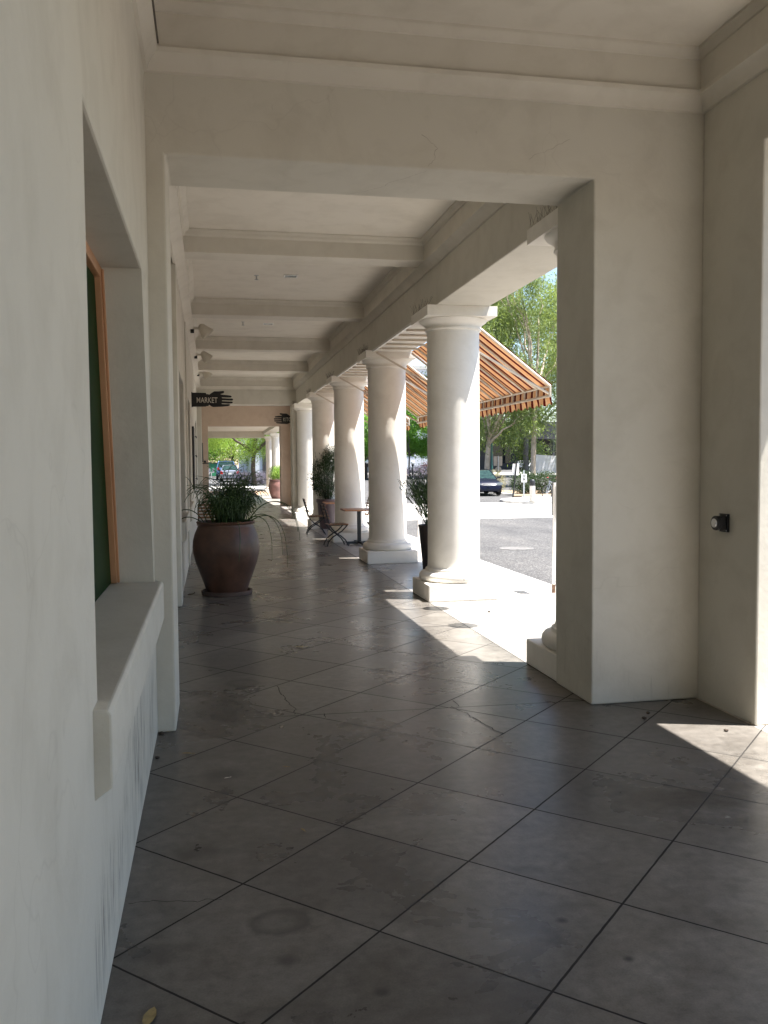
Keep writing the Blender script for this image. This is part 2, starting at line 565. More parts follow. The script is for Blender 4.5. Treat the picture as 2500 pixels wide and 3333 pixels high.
def floor_mat():
    m, t, b = nt('scored_concrete_floor')
    P = geo(t)
    sep = t.nodes.new('ShaderNodeSeparateXYZ')
    t.links.new(P, sep.inputs[0])
    x, y = sep.outputs[0], sep.outputs[1]
    wob = math_(t, 'MULTIPLY', math_(t, 'SUBTRACT', noise(t, P, 14, 3, 0.6), 0.5), 0.006)

    def grid(e, off, step):
        f = math_(t, 'FRACT', math_(t, 'ADD', math_(t, 'DIVIDE', math_(t, 'SUBTRACT', math_(t, 'ADD', e, wob), off), step), 40.5))
        return math_(t, 'MULTIPLY', math_(t, 'ABSOLUTE', math_(t, 'SUBTRACT', f, 0.5)), step / math.sqrt(2))

    d1 = grid(math_(t, 'ADD', x, y), 3.70, 0.9715)
    d2 = grid(math_(t, 'SUBTRACT', y, x), 1.57, 0.9625)
    d = math_(t, 'MINIMUM', d1, d2)
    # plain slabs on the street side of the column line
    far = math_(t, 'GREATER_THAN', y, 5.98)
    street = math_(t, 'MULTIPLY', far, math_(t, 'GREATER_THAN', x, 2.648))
    sl = math_(t, 'FRACT', math_(t, 'ADD', math_(t, 'DIVIDE', math_(t, 'SUBTRACT', y, 8.89), 4.36), 20.5))
    sl = math_(t, 'MULTIPLY', math_(t, 'ABSOLUTE', math_(t, 'SUBTRACT', sl, 0.5)), 4.36)
    dd = math_(t, 'ADD', math_(t, 'MULTIPLY', d, math_(t, 'SUBTRACT', 1.0, street)), math_(t, 'MULTIPLY', sl, street))
    yl = math_(t, 'ADD', math_(t, 'ABSOLUTE', math_(t, 'ADD', math_(t, 'SUBTRACT', x, 2.648), wob)), math_(t, 'MULTIPLY', math_(t, 'SUBTRACT', 1.0, far), 5.0))
    xl = math_(t, 'ABSOLUTE', math_(t, 'ADD', math_(t, 'SUBTRACT', y, math_(t, 'SUBTRACT', 6.015, math_(t, 'MULTIPLY', x, 0.035))), wob))
    dd = math_(t, 'MINIMUM', dd, math_(t, 'MINIMUM', yl, xl))
    wid = math_(t, 'ADD', 0.0036, math_(t, 'MULTIPLY', noise(t, P, 2.5, 2, 0.5), 0.003))
    line = ramp(t, math_(t, 'DIVIDE', dd, wid), [(0.75, (1, 1, 1)), (1.0, (0, 0, 0))]).outputs[0]
    soft = ramp(t, dd, [(0.0, (1, 1, 1)), (0.035, (0, 0, 0))]).outputs[0]
    base = (0.132, 0.120, 0.106)
    n1 = noise(t, P, 0.9, 5, 0.6, 0.6)
    n2 = noise(t, P, 4.5, 5, 0.6, 0.3)
    n3 = noise(t, P, 130, 2, 0.6)
    n4 = noise(t, mapping(t, P, (1.5, 3, 1)), 1.6, 3, 0.5)
    def cell(e, off, step):
        return math_(t, 'FLOOR', math_(t, 'ADD', math_(t, 'DIVIDE', math_(t, 'SUBTRACT', e, off), step), 40.0))
    cv = t.nodes.new('ShaderNodeCombineXYZ')
    t.links.new(cell(math_(t, 'ADD', x, y), 3.70, 0.9715), cv.inputs[0])
    t.links.new(cell(math_(t, 'SUBTRACT', y, x), 1.57, 0.9625), cv.inputs[1])
    wnz = t.nodes.new('ShaderNodeTexWhiteNoise')
    t.links.new(cv.outputs[0], wnz.inputs['Vector'])
    slab = wnz.outputs['Value']
    c = ramp(t, n1, [(0.28, tuple(k * 0.66 for k in base)), (0.5, base), (0.72, tuple(k * 1.36 for k in base))]).outputs[0]
    c = mixc(t, 0.8, c, ramp(t, n2, [(0.26, (0.66, 0.65, 0.64)), (0.58, (1, 1, 1)), (0.8, (1.12, 1.12, 1.12))]).outputs[0], 'MULTIPLY')
    c = mixc(t, math_(t, 'MULTIPLY', ramp(t, n4, [(0.52, (0, 0, 0)), (0.78, (1, 1, 1))]).outputs[0], 0.42), c, (0.22, 0.205, 0.185))
    c = mixc(t, 0.55, c, ramp(t, n3, [(0.3, (0.72, 0.72, 0.72)), (0.7, (1.15, 1.15, 1.15))]).outputs[0], 'MULTIPLY')
    outer = math_(t, 'GREATER_THAN', x, math_(t, 'SUBTRACT', 3.58, math_(t, 'MULTIPLY', math_(t, 'SUBTRACT', 1.0, far), 0.13)))  # outer and threshold paving coloured paler to lift the sun patch and bounce
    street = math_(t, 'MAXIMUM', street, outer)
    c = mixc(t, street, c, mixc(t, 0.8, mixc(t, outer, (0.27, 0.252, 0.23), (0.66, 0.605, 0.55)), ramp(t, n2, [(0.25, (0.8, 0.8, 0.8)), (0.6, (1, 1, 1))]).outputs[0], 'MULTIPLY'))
    c = mixc(t, 0.8, c, ramp(t, slab, [(0.0, (0.80, 0.80, 0.81)), (1.0, (1.2, 1.19, 1.17))]).outputs[0], 'MULTIPLY')
    n5 = noise(t, P, 17, 4, 0.62, 0.2)
    c = mixc(t, 0.85, c, ramp(t, n5, [(0.30, (0.74, 0.74, 0.74)), (0.5, (1, 1, 1)), (0.70, (1.22, 1.22, 1.22))]).outputs[0], 'MULTIPLY')
    # sparse dark spots of gum and dirt
    vo = N(t, 'ShaderNodeTexVoronoi', Scale=3.3)
    t.links.new(mapping(t, P, (1, 1, 0)), vo.inputs['Vector'])
    sc = t.nodes.new('ShaderNodeSeparateColor')
    t.links.new(vo.outputs['Color'], sc.inputs[0])
    rad = math_(t, 'MULTIPLY', math_(t, 'GREATER_THAN', sc.outputs[0], 0.62), math_(t, 'MULTIPLY', sc.outputs[1], 0.075))
    spot = math_(t, 'LESS_THAN', math_(t, 'ADD', vo.outputs['Distance'], math_(t, 'MULTIPLY', math_(t, 'SUBTRACT', n2, 0.5), 0.05)), rad)
    c = mixc(t, math_(t, 'MULTIPLY', spot, 0.8), c, (0.045, 0.04, 0.036))
    # larger stains where the photograph has them (cx, cy, rx, ry, ring 0/1, strength)
    for cx, cy, rx, ry, ring, st in ((0.218, 3.26, 0.13, 0.11, 1, 0.42), (0.045, 4.92, 0.15, 0.13, 0, 0.45), (-0.065, 3.93, 0.14, 0.09, 0, 0.40),
                                     (0.225, 6.99, 0.15, 0.15, 1, 0.5), (-0.225, 3.13, 0.10, 0.08, 0, 0.3), (0.233, 2.99, 0.05, 0.05, 0, 0.5),
                                     (1.99, 4.24, 0.16, 0.10, 1, 0.34), (1.22, 5.21, 0.17, 0.12, 1, 0.3), (1.30, 3.48, 0.10, 0.05, 0, 0.25),
                                     (1.27, 3.05, 0.035, 0.03, 0, 0.9), (0.52, 2.745, 0.04, 0.035, 0, 0.8), (1.396, 2.76, 0.03, 0.03, 0, 0.6)):
        ex = math_(t, 'DIVIDE', math_(t, 'SUBTRACT', x, cx), rx)
        ey = math_(t, 'DIVIDE', math_(t, 'SUBTRACT', y, cy), ry)
        r = math_(t, 'SQRT', math_(t, 'ADD', math_(t, 'MULTIPLY', ex, ex), math_(t, 'MULTIPLY', ey, ey)))
        r = math_(t, 'ADD', r, math_(t, 'MULTIPLY', math_(t, 'SUBTRACT', n2, 0.5), 0.9))
        if ring: k = ramp(t, r, [(0.35, (0.25, 0.25, 0.25)), (0.75, (1, 1, 1)), (1.0, (0, 0, 0))]).outputs[0]
        else: k = ramp(t, r, [(0.35, (1, 1, 1)), (1.0, (0, 0, 0))]).outputs[0]
        c = mixc(t, math_(t, 'MULTIPLY', k, min(1.0, st * 1.55)), c, (0.045, 0.042, 0.039))
    c = mixc(t, math_(t, 'MULTIPLY', soft, 0.28), c, (0.09, 0.082, 0.072))
    c = mixc(t, math_(t, 'MULTIPLY', line, 0.95), c, (0.018, 0.016, 0.014))
    t.links.new(c, b.inputs['Base Color'])
    rr = ramp(t, math_(t, 'ADD', math_(t, 'MULTIPLY', n1, 0.75), math_(t, 'MULTIPLY', n2, 0.25)), [(0.33, (0.23,) * 3), (0.67, (0.36,) * 3)]).outputs[0]
    rr = mixc(t, line, rr, (0.9, 0.9, 0.9))
    t.links.new(rr, b.inputs['Roughness'])
    b.inputs['Specular IOR Level'].default_value = 0.26
    h = math_(t, 'MULTIPLY', n2, 0.15)
    h = math_(t, 'SUBTRACT', h, math_(t, 'MULTIPLY', line, 1.2))
    bn = N(t, 'ShaderNodeBump', Strength=0.22, Distance=0.01)
    t.links.new(h, bn.inputs['Height'])
    t.links.new(bn.outputs[0], b.inputs['Normal'])
    return m


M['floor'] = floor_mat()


def asphalt_mat():
    m, t, b = nt('coarse_asphalt')
    P = geo(t)
    vo = N(t, 'ShaderNodeTexVoronoi', Scale=46)
    t.links.new(P, vo.inputs['Vector'])
    sc = t.nodes.new('ShaderNodeSeparateColor')
    t.links.new(vo.outputs['Color'], sc.inputs[0])
    st = ramp(t, sc.outputs[0], [(0.0, (0.026, 0.025, 0.025)), (0.45, (0.050, 0.048, 0.047)), (0.85, (0.090, 0.086, 0.084)), (1, (0.15, 0.145, 0.14))]).outputs[0]
    big = noise(t, mapping(t, P, (1.6, 0.5, 1)), 0.5, 6, 0.65, 0.4)
    c = mixc(t, 0.9, st, ramp(t, big, [(0.3, (0.62, 0.62, 0.64)), (0.5, (1, 1, 1)), (0.7, (1.3, 1.28, 1.25))]).outputs[0], 'MULTIPLY')
    t.links.new(c, b.inputs['Base Color'])
    b.inputs['Roughness'].default_value = 0.9
    bn = N(t, 'ShaderNodeBump', Strength=0.5, Distance=0.01)
    t.links.new(vo.outputs['Distance'], bn.inputs['Height'])
    t.links.new(bn.outputs[0], b.inputs['Normal'])
    return m


M['asphalt'] = asphalt_mat()

# ================================================================== THE SETTING
ROADZ = -0.12


def gz(y):
    return ROADZ if y < 40 else ROADZ + 0.012 * (y - 40)


def sheet(name, x0, x1, ys, dz, mat):
    bm = BM()
    prev = None
    for y in ys:
        cur = [bm.verts.new((x0, y, gz(y) + dz)), bm.verts.new((x1, y, gz(y) + dz))]
        if prev: bm.faces.new((prev[0], prev[1], cur[1], cur[0]))
        prev = cur
    return tag(obj(name, bm, mat), kind='structure')


sheet('ground', -400, 600, [-200, 0, 40, 120, 200, 700], -0.03, M['mulch'])
sheet('road', 4.45, 140, [-60, 0, 28.4, 40, 70, 112, 150], 0.0, M['asphalt'])
sheet('far_road', -40, 4.445, [57.8, 70, 112, 150], 0.0, M['asphalt'])
sheet('crossing', 4.72, 60, [28.4, 34, 40], 0.004, M['concrete'])
sheet('far_pavement', -30, 6, [62.0, 66.0], 0.008, M['concrete'])
sheet('white_pavement', 18, 120, [92.0, 104.0], 0.012, M['concrete'])

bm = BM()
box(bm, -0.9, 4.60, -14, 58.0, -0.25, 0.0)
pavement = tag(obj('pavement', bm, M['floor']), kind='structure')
bm = BM()
box(bm, 4.602, 4.75, -14, 58.0, -0.25, 0.002)
tag(obj('kerb', bm, M['kerb'], bevel=0.02), kind='structure')

CRACKS = [[(0.484, 6.834), (0.493, 6.728), (0.495, 6.586), (0.507, 6.534), (0.513, 6.427), (0.528, 6.345), (0.537, 6.261), (0.548, 6.213), (0.562, 6.166), (0.55, 6.096), (0.544, 6.02)],
          [(1.645, 5.98), (1.665, 5.912), (1.686, 5.845), (1.71, 5.791), (1.71, 5.695), (1.733, 5.632), (1.751, 5.526), (1.769, 5.456), (1.774, 5.37), (1.806, 5.284)],
          [(0.741, 5.99), (0.745, 5.955), (0.74, 5.895)], [(1.705, 6.13), (1.705, 5.97)],
          [(-0.35, 3.516), (-0.293, 3.519), (-0.229, 3.519), (-0.125, 3.486), (-0.074, 3.482), (-0.035, 3.487), (0.017, 3.476)]]
for ci, pts in enumerate(CRACKS):
    bm = BM()
    fine = []
    for a, b in zip(pts[:-1], pts[1:]):
        for k in range(3):
            f = k / 3
            fine.append((a[0] + (b[0] - a[0]) * f + random.uniform(-.006, .006), a[1] + (b[1] - a[1]) * f + random.uniform(-.008, .008)))
    fine.append(pts[-1])
    L = []
    for i, p in enumerate(fine):
        q = fine[min(i + 1, len(fine) - 1)]
        o = fine[max(i - 1, 0)]
        d = Vector((q[0] - o[0], q[1] - o[1]))
        d.normalize()
        w = (0.0028 if ci < 4 else 0.0016) * random.uniform(0.6, 1.5)
        L.append((bm.verts.new((p[0] - d.y * w, p[1] + d.x * w, 0.003)), bm.verts.new((p[0] + d.y * w, p[1] - d.x * w, 0.003))))
    for a, b in zip(L[:-1], L[1:]): bm.faces.new((a[0], a[1], b[1], b[0]))
    obj('crack', bm, M['hole'], pavement)

# planted island across the crossing: kerbed slab and mulch
bm = BM()
isl = [(13.55, 38.6), (13.75, 38.2), (14.2, 38.0), (40, 37.2), (40, 60), (17.2, 60), (16.6, 47.5), (15.9, 43.2), (14.1, 41.6), (13.65, 40.6)]
prism(bm, isl, lambda a, b, d: (a, b, d), ROADZ - 0.1, ROADZ + 0.13)
tag(obj('island_kerb', bm, M['kerb'], bevel=0.03), kind='structure')
bm = BM()
prism(bm, [(15.6, 44.2), (40, 42.5), (40, 59.5), (17.6, 59.5), (17.0, 47.6)], lambda a, b, d: (a, b, d), ROADZ, ROADZ + 0.16)
tag(obj('planting_bed', bm, M['mulch']), kind='structure')

# ================================================================== ARCADE
LINT = 3.677           # underside of lintels and beam
BX0, BX1 = 2.765, 3.447
CEIL_A, CEIL = 4.578, 4.52

CORN = [(0, 4.165), (0.022, 4.170), (0.03, 4.20), (0.052, 4.235), (0.085, 4.262), (0.088, 4.292), (0.06, 4.298),
        (0.06, 4.505), (0.072, 4.510), (0.080, 4.535), (0.105, 4.560), (0.110, 4.60), (0, 4.60)]
CORN_B = [(0, 4.155), (0.02, 4.16), (0.035, 4.19), (0.07, 4.225), (0.105, 4.245), (0.108, 4.262), (0.10, 4.268),
          (0.10, 4.44), (0.112, 4.445), (0.12, 4.475), (0.15, 4.50), (0.155, 4.56), (0, 4.56)]

# ---- long left wall
wall = thing('arcade_wall', 'long cream plaster wall with recessed windows opposite the row of columns', 'wall', (-0.6, 8, 0))
wins = [(2.87, 5.74, 0.975, 2.84)]
wins2 = [(11.95, 14.3, 0.975, 3.0), (16.25, 18.6, 0.975, 3.0), (24.9, 27.3, 0.975, 3.0)]
bm = cells([-0.95, -0.66, -0.36], [-14, -6.1, -3.3, -2.3, 2.87, 5.74, 6.2], [0, 0.975, 2.84, 4.6],
           lambda x, y, z: not (x > -0.66 and 0.975 < z < 2.84 and (2.87 < y < 5.74 or -6.1 < y < -3.3)))
obj('near_wall_panel', bm, M['cream'], wall, world=True, bevel=0.012)
bm = BM()     # the leaning far jamb of the near window
prism(bm, [(5.235, 2.839), (5.739, 2.839), (5.739, 0.976)], lambda a, b, d: (d, a, b), -0.66, -0.362)
obj('jamb', bm, M['cream'], wall, world=True)
ysx = sorted(set([6.2, 11.06, 20.3, 21.4, 37.6] + [w[0] for w in wins2] + [w[1] for w in wins2]))
bm = cells([-0.95, -0.66, -0.42, -0.385], ysx, [0, 0.975, 3.0, 4.6],
           lambda x, y, z: not (x > -0.66 and 0.975 < z < 3.0 and any(a < y < b for a, b, _, _ in wins2)) and not (x > -0.42 and y < 11.06))
obj('corridor_wall_panel', bm, M['cream_wall'], wall, world=True, bevel=0.008)
bm = cells([-0.95, -0.385], [37.6, 58], [0, 4.6], lambda x, y, z: True)
obj('far_wall_panel', bm, M['cream_wall'], wall, world=True)


def sill(y0, y1, x):
    bm = BM()
    prism(bm, [(-0.02, 0.70), (0.0, 0.705), (0.055, 0.745), (0.055, 0.968), (0.045, 0.985), (-0.295, 0.992), (-0.295, 0.96), (-0.02, 0.96)],
          lambda a, b, d: (x + a, d, b), y0, y1)
    obj('sill', bm, M['cream'], wall, world=True, bevel=0.008)


sill(2.745, 5.795, -0.36)
for a, b, _, _ in wins2: sill(a - 0.13, b + 0.28, -0.385)


def window(y0, y1, z0, z1, x, frame, pane, fw=0.055):
    bm = BM()
    box(bm, x, x + 0.05, y0, y0 + fw, z0, z1)
    box(bm, x, x + 0.05, y1 - fw, y1, z0, z1)
    box(bm, x, x + 0.05, y0 + fw, y1 - fw, z1 - fw, z1)
    box(bm, x, x + 0.05, y0 + fw, y1 - fw, z0, z0 + fw * 0.5)
    box(bm, x + 0.05, x + 0.062, y0 + 0.012, y0 + 0.035, z0, z1 - 0.012)
    box(bm, x + 0.05, x + 0.062, y1 - 0.035, y1 - 0.012, z0, z1 - 0.012)
    box(bm, x + 0.05, x + 0.062, y0 + 0.035, y1 - 0.035, z1 - 0.035, z1 - 0.012)
    f = obj('window_frame', bm, frame, wall, world=True, bevel=0.004)
    bm = BM()
    box(bm, x + 0.008, x + 0.016, y0 + fw - 0.004, y1 - fw + 0.004, z0 + 0.02, z1 - fw + 0.004)
    obj('pane', bm, pane, f, world=False)
    ch = f.children[0]
    ch.data.transform(Matrix.Translation(-ORG[wall.name]))


bm = BM()      # near window: frame follows the leaning jamb
X = -0.630
prism(bm, [(2.88, 0.996), (2.94, 0.996), (2.94, 2.838), (2.88, 2.838)], lambda a, b, d: (d, a, b), X, X + 0.05)
prism(bm, [(5.66, 0.996), (5.734, 0.996), (5.252, 2.838), (5.18, 2.838)], lambda a, b, d: (d, a, b), X, X + 0.05)
prism(bm, [(2.94, 2.775), (5.197, 2.775), (5.18, 2.838), (2.94, 2.838)], lambda a, b, d: (d, a, b), X, X + 0.05)
prism(bm, [(5.695, 0.996), (5.718, 0.996), (5.24, 2.826), (5.217, 2.826)], lambda a, b, d: (d, a, b), X + 0.05, X + 0.064)
f = obj('window_frame', bm, M['frame_wood'], wall, world=True, bevel=0.004)
bm = BM()
box(bm, X + 0.010, X + 0.016, 2.93, 5.68, 1.0, 2.80)
p = obj('pane', bm, M['green_glass'], f)
p.data.transform(Matrix.Translation(-ORG[wall.name]))
for a, b, z0, z1 in wins2: window(a, b, z0 + 0.02, z1, -0.655, M['frame_wood'], M['dark_glass'])

bm = BM()
cornice_y(bm, -0.36, 1, -2.3, 5.80, CORN)
obj('cornice', bm, M['cream_trim'], wall, world=True, smooth=35)
bm = BM()
cornice_y(bm, -0.40, 1, 6.46, 28.76, [(a * 1.35, b) for a, b in CORN_B])
obj('cornice', bm, M['cream_trim'], wall, world=True, smooth=35)
bm = BM()      # dark strips painting the shadow gap, and wiring, along the left mouldings
box(bm, -0.275, -0.262, -2.3, 5.70, 4.30, 4.312)
box(bm, -0.262, -0.255, 6.46, 28.7, 4.262, 4.275)
obj('conduit_shade_line', bm, M['conduit_shade_line'], wall, world=True)
for yy in (11.05, 15.41):
    bm = BM()
    box(bm, -0.385 if yy > 12 else -0.42, -0.365, yy - 0.02, yy + 0.45, 0, 4.15)
    obj('pilaster', bm, M['cream_wall'], wall, world=True, bevel=0.006)


# ---- cross walls with a wide opening
def cross_wall(label, y0, y1, x0, x1, ox0, ox1, oz, mat, cx0=None, cx1=None, corn=True, trim=None):
    w = thing('partition_wall', label, 'wall', ((ox0 + ox1) / 2, y0, 0))
    bm = cells([x0, ox0, ox1, x1], [y0, y1], [0, oz, 4.6], lambda x, y, z: not (ox0 < x < ox1 and z < oz))
    obj('wall', bm, mat, w, world=True, bevel=0.012)
    if corn:
        bm = BM()
        cornice_x(bm, y0, -1, cx0, cx1, corn)
        obj('cornice', bm, trim or M['cream_trim'], w, world=True, smooth=35)
    return w


near_cross = cross_wall('cream plaster cross wall framing the wide walkway opening, crown moulding along its top', 5.80, 6.46, -0.62, 4.17,
           -0.245, 2.632, LINT, M['cream'], -0.36, 3.455, CORN)
cross_wall('cream cross wall at the far end of the column row, behind the market sign', 28.76, 29.42, -0.62, 4.17,
           -0.245, 2.632, LINT, M['cream_wall'], -0.40, 2.765, CORN_B)
cross_wall('pinkish brown cross wall with a low opening onto the far street', 37.5, 38.1, -0.62, 4.17,
           -0.06, 2.93, 3.37, M['pink'], -0.36, 3.455, None)
cross_wall('cream cross wall behind the viewer', -2.96, -2.30, -0.62, 4.17, -0.245, 2.632, LINT, M['cream'], -0.36, 3.455, None)


def hairline(parent, pts, place, w, off):
    bm = BM()
    fine = []
    for a, b in zip(pts[:-1], pts[1:]):
        for k in range(4):
            f = k / 4
            fine.append((a[0] + (b[0] - a[0]) * f + random.uniform(-.006, .006), a[1] + (b[1] - a[1]) * f + random.uniform(-.006, .006)))
    fine.append(pts[-1])
    L = []
    for i, p in enumerate(fine):
        q, o = fine[min(i + 1, len(fine) - 1)], fine[max(i - 1, 0)]
        d = Vector((q[0] - o[0], q[1] - o[1])).normalized()
        ww = w * random.uniform(.5, 1.4)
        L.append((bm.verts.new(place(p[0] - d.y * ww, p[1] + d.x * ww, off)), bm.verts.new(place(p[0] + d.y * ww, p[1] - d.x * ww, off))))
    for a, b in zip(L[:-1], L[1:]): bm.faces.new((a[0], a[1], b[1], b[0]))
    obj('crack', bm, M['hair'], parent, world=True)


hairline(near_cross, [(0.995, 6.438), (1.061, 6.391), (1.12, 6.341), (1.183, 6.261), (1.242, 6.194), (1.253, 6.117), (1.298, 6.059), (1.346, 6.011), (1.389, 5.943), (1.453, 5.829)], lambda a, b, d: (a, b, LINT - d), 0.0022, 0.002)
hairline(near_cross, [(1.416, 3.9), (1.469, 3.861), (1.516, 3.818), (1.495, 3.779), (1.505, 3.742), (1.455, 3.693)], lambda a, b, d: (a, 5.80 - d, b), 0.0018, 0.002)
hairline(near_cross, [(2.161, 3.785), (2.203, 3.813), (2.286, 3.839), (2.37, 3.891), (2.455, 3.932)], lambda a, b, d: (a, 5.80 - d, b), 0.0015, 0.002)


# ---- street walls of the two wide bays
def street_wall(label, y0, y1, ops, mat, corn):
    w = thing('street_wall', label, 'wall', (3.8, (y0 + y1) / 2, 0))
    ys = sorted(set([y0, y1] + [v for o in ops for v in o]))
    bm = cells([3.455, 4.168], ys, [0, 3.741, 5.7], lambda x, y, z: not (z < 3.741 and any(a < y < b for a, b in ops)))
    obj('wall', bm, mat, w, world=True, bevel=0.012)
    if corn:
        bm = BM()
        cornice_y(bm, 3.455, -1, y0, y1, corn)
        obj('cornice', bm, M['cream_trim'], w, world=True, smooth=35)
    return w


street_wall('cream plaster street wall with a black alarm device and a tall sunlit opening', -2.30, 5.80, [(-1.56, 5.10)], M['cream'], CORN)
street_wall('far street wall beyond the column row, carrying the kitchen sign', 29.42, 37.5, [(30.6, 33.6), (34.3, 36.8)], M['pink'], None)

# ---- entablature over the columns
def entab(label, y0, y1, x0, x1):
    e = thing('column_beam', label, 'beam', ((x0 + x1) / 2, y0, LINT))
    bm = cells([x0, x1], [y0, y1], [LINT, 5.7], lambda x, y, z: True)
    obj('beam', bm, M['cream_wall'], e, world=True, bevel=0.012)
    bm = BM()
    cornice_y(bm, x0, -1, y0, y1, CORN_B)
    obj('cornice', bm, M['cream_trim'], e, world=True, smooth=35)


entab('long cream plaster beam resting on the row of round columns', 6.46, 28.76, BX0, BX1)
entab('cream beam behind the viewer', -14, -2.96, BX0, BX1)
entab('short cream beam over the last columns beyond the pinkish wall', 38.1, 57.0, 3.30, 3.95)

for i, yb in enumerate((11.04, 15.42, 19.85, 24.2)):
    bm = BM()
    prism(bm, [(-0.19, 4.25), (0.19, 4.25), (0.19, 4.44), (0.215, 4.455), (0.225, 4.485), (0.25, 4.505), (0.25, 4.54), (-0.25, 4.54), (-0.25, 4.505), (-0.225, 4.485), (-0.215, 4.455), (-0.19, 4.44)],
          lambda a, b, d: (d, yb + a, b), -0.40, BX0)
    o = obj('cross_beam', bm, M['cream_trim'], None, bevel=0.006)
    tag(o, ['plaster ceiling beam crossing above the first free column, before both recessed lights', 'plaster ceiling beam between the two recessed lights',
            'plaster ceiling beam between the second recessed light and the second wall lamp', 'plaster ceiling beam just before the last wall lamp'][i], 'ceiling beam', 'beams crossing the walkway ceiling')

roof = thing('walkway_canopy', 'flat roof with cream plaster ceiling over the covered walkway', 'roof', (1.5, 10, 4.5))
for nm, x0, x1, y0, y1, z in (('ceiling', -0.9, 3.5, -2.3, 5.8, CEIL_A), ('ceiling', -0.9, 2.9, 6.46, 28.76, CEIL), ('ceiling', -0.9, 3.5, 29.42, 37.5, CEIL_A),
                              ('ceiling', -0.9, 3.4, 38.1, 57.0, 3.86), ('ceiling', -0.9, 2.9, -14, -2.96, CEIL)):
    bm = BM()
    box(bm, x0, x1, y0, y1, z, z + 0.06)
    obj(nm, bm, M['cream_ceil'], roof, world=True)
bm = BM()
box(bm, -9, 3.40, -14, 57.0, 4.70, 4.95)
obj('roof_slab', bm, M['white_building'], roof, world=True)
bm = BM()
box(bm, -9, -0.97, -14, 57.0, 0, 4.70)
mass = obj('building', bm, M['cream_wall'])
tag(mass, 'body of the building behind the window wall', 'building')
bm = cells([-0.38, 3.40], [56.2, 56.8], [3.46, 3.9], lambda x, y, z: True)
tag(obj('end_beam', bm, M['cream_wall'], bevel=0.01), 'last cream beam across the far end of the walkway, above parked cars', 'beam')


# ---- columns
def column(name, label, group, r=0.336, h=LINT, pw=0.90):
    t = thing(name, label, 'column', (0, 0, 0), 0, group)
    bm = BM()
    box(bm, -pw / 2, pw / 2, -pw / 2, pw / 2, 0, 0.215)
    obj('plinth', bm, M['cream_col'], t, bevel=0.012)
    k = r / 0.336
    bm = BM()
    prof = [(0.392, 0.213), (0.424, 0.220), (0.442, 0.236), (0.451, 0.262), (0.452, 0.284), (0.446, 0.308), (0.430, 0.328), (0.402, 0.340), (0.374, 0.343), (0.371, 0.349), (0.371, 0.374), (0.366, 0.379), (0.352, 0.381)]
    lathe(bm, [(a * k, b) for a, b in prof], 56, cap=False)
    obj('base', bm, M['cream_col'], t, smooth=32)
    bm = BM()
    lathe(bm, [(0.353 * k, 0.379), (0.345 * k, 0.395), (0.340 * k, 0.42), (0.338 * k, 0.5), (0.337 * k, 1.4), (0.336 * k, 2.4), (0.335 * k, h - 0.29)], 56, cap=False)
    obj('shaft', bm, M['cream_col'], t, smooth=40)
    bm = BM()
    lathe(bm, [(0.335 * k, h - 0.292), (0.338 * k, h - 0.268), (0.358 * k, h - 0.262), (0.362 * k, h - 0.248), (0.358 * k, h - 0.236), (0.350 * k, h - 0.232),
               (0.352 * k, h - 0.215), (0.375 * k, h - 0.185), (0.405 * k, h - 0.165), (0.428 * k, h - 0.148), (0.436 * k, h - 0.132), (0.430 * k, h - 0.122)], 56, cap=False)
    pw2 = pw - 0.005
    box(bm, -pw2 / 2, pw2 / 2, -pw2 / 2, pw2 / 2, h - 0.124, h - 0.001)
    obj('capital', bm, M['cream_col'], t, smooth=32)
    return t


def spikes(parent, seed):
    r_ = random.Random(seed)
    bm = BM()
    for i in range(24):
        yy = -0.42 + 0.84 * i / 23 + r_.uniform(-.012, .012)
        for s in (-1, 1):
            base = Vector((-0.425 + r_.uniform(-.01, .01), yy, LINT))
            tip = base + Vector((s * r_.uniform(.005, .06), r_.uniform(-.07, .07), r_.uniform(.06, .135)))
            tip.x = min(tip.x, -0.345)
            tube(bm, [base, tip], 0.0009, 3, False)
    box(bm, -0.433, -0.418, -0.43, 0.43, LINT - 0.002, LINT + 0.006)
    obj('bird_spike', bm, M['spike'], parent)


LAB = ['round column half swallowed by the cross wall, only plinth and capital edge showing',
       'round column with one side in full sun, tall dark planter and awning just beyond it',
       'round column standing between the tall dark planter and the closer wooden table',
       'round column standing between the two wooden tables',
       'round column behind the plum planter with the leafy shrub',
       'brightly sunlit round column joined to the far cross wall']
c0 = column('round_column', LAB[0], 'round plaster columns along the walkway')
for k in range(6):
    c = c0 if k == 0 else copy_tree(c0)
    c.location = (3.095, 11.07 + 4.36 * (k - 1), 0)
    c['label'] = LAB[k]
    ORG[c.name] = Vector(c.location)
for k, c in enumerate([o for o in COL.objects if o.get('category') == 'column']):
    spikes(c, k + 3)
c = column('round_column', 'slim column in the far bay, beside the far clay pot', 'slim columns at the far end', 0.25, 3.55, 0.66)
c.location = (3.72, 50.9, 0)
c2 = copy_tree(c)
c2.location = (3.72, 56.2, 0)
c2['label'] = 'slim column at the very end of the walkway, right of the dark tree trunk'

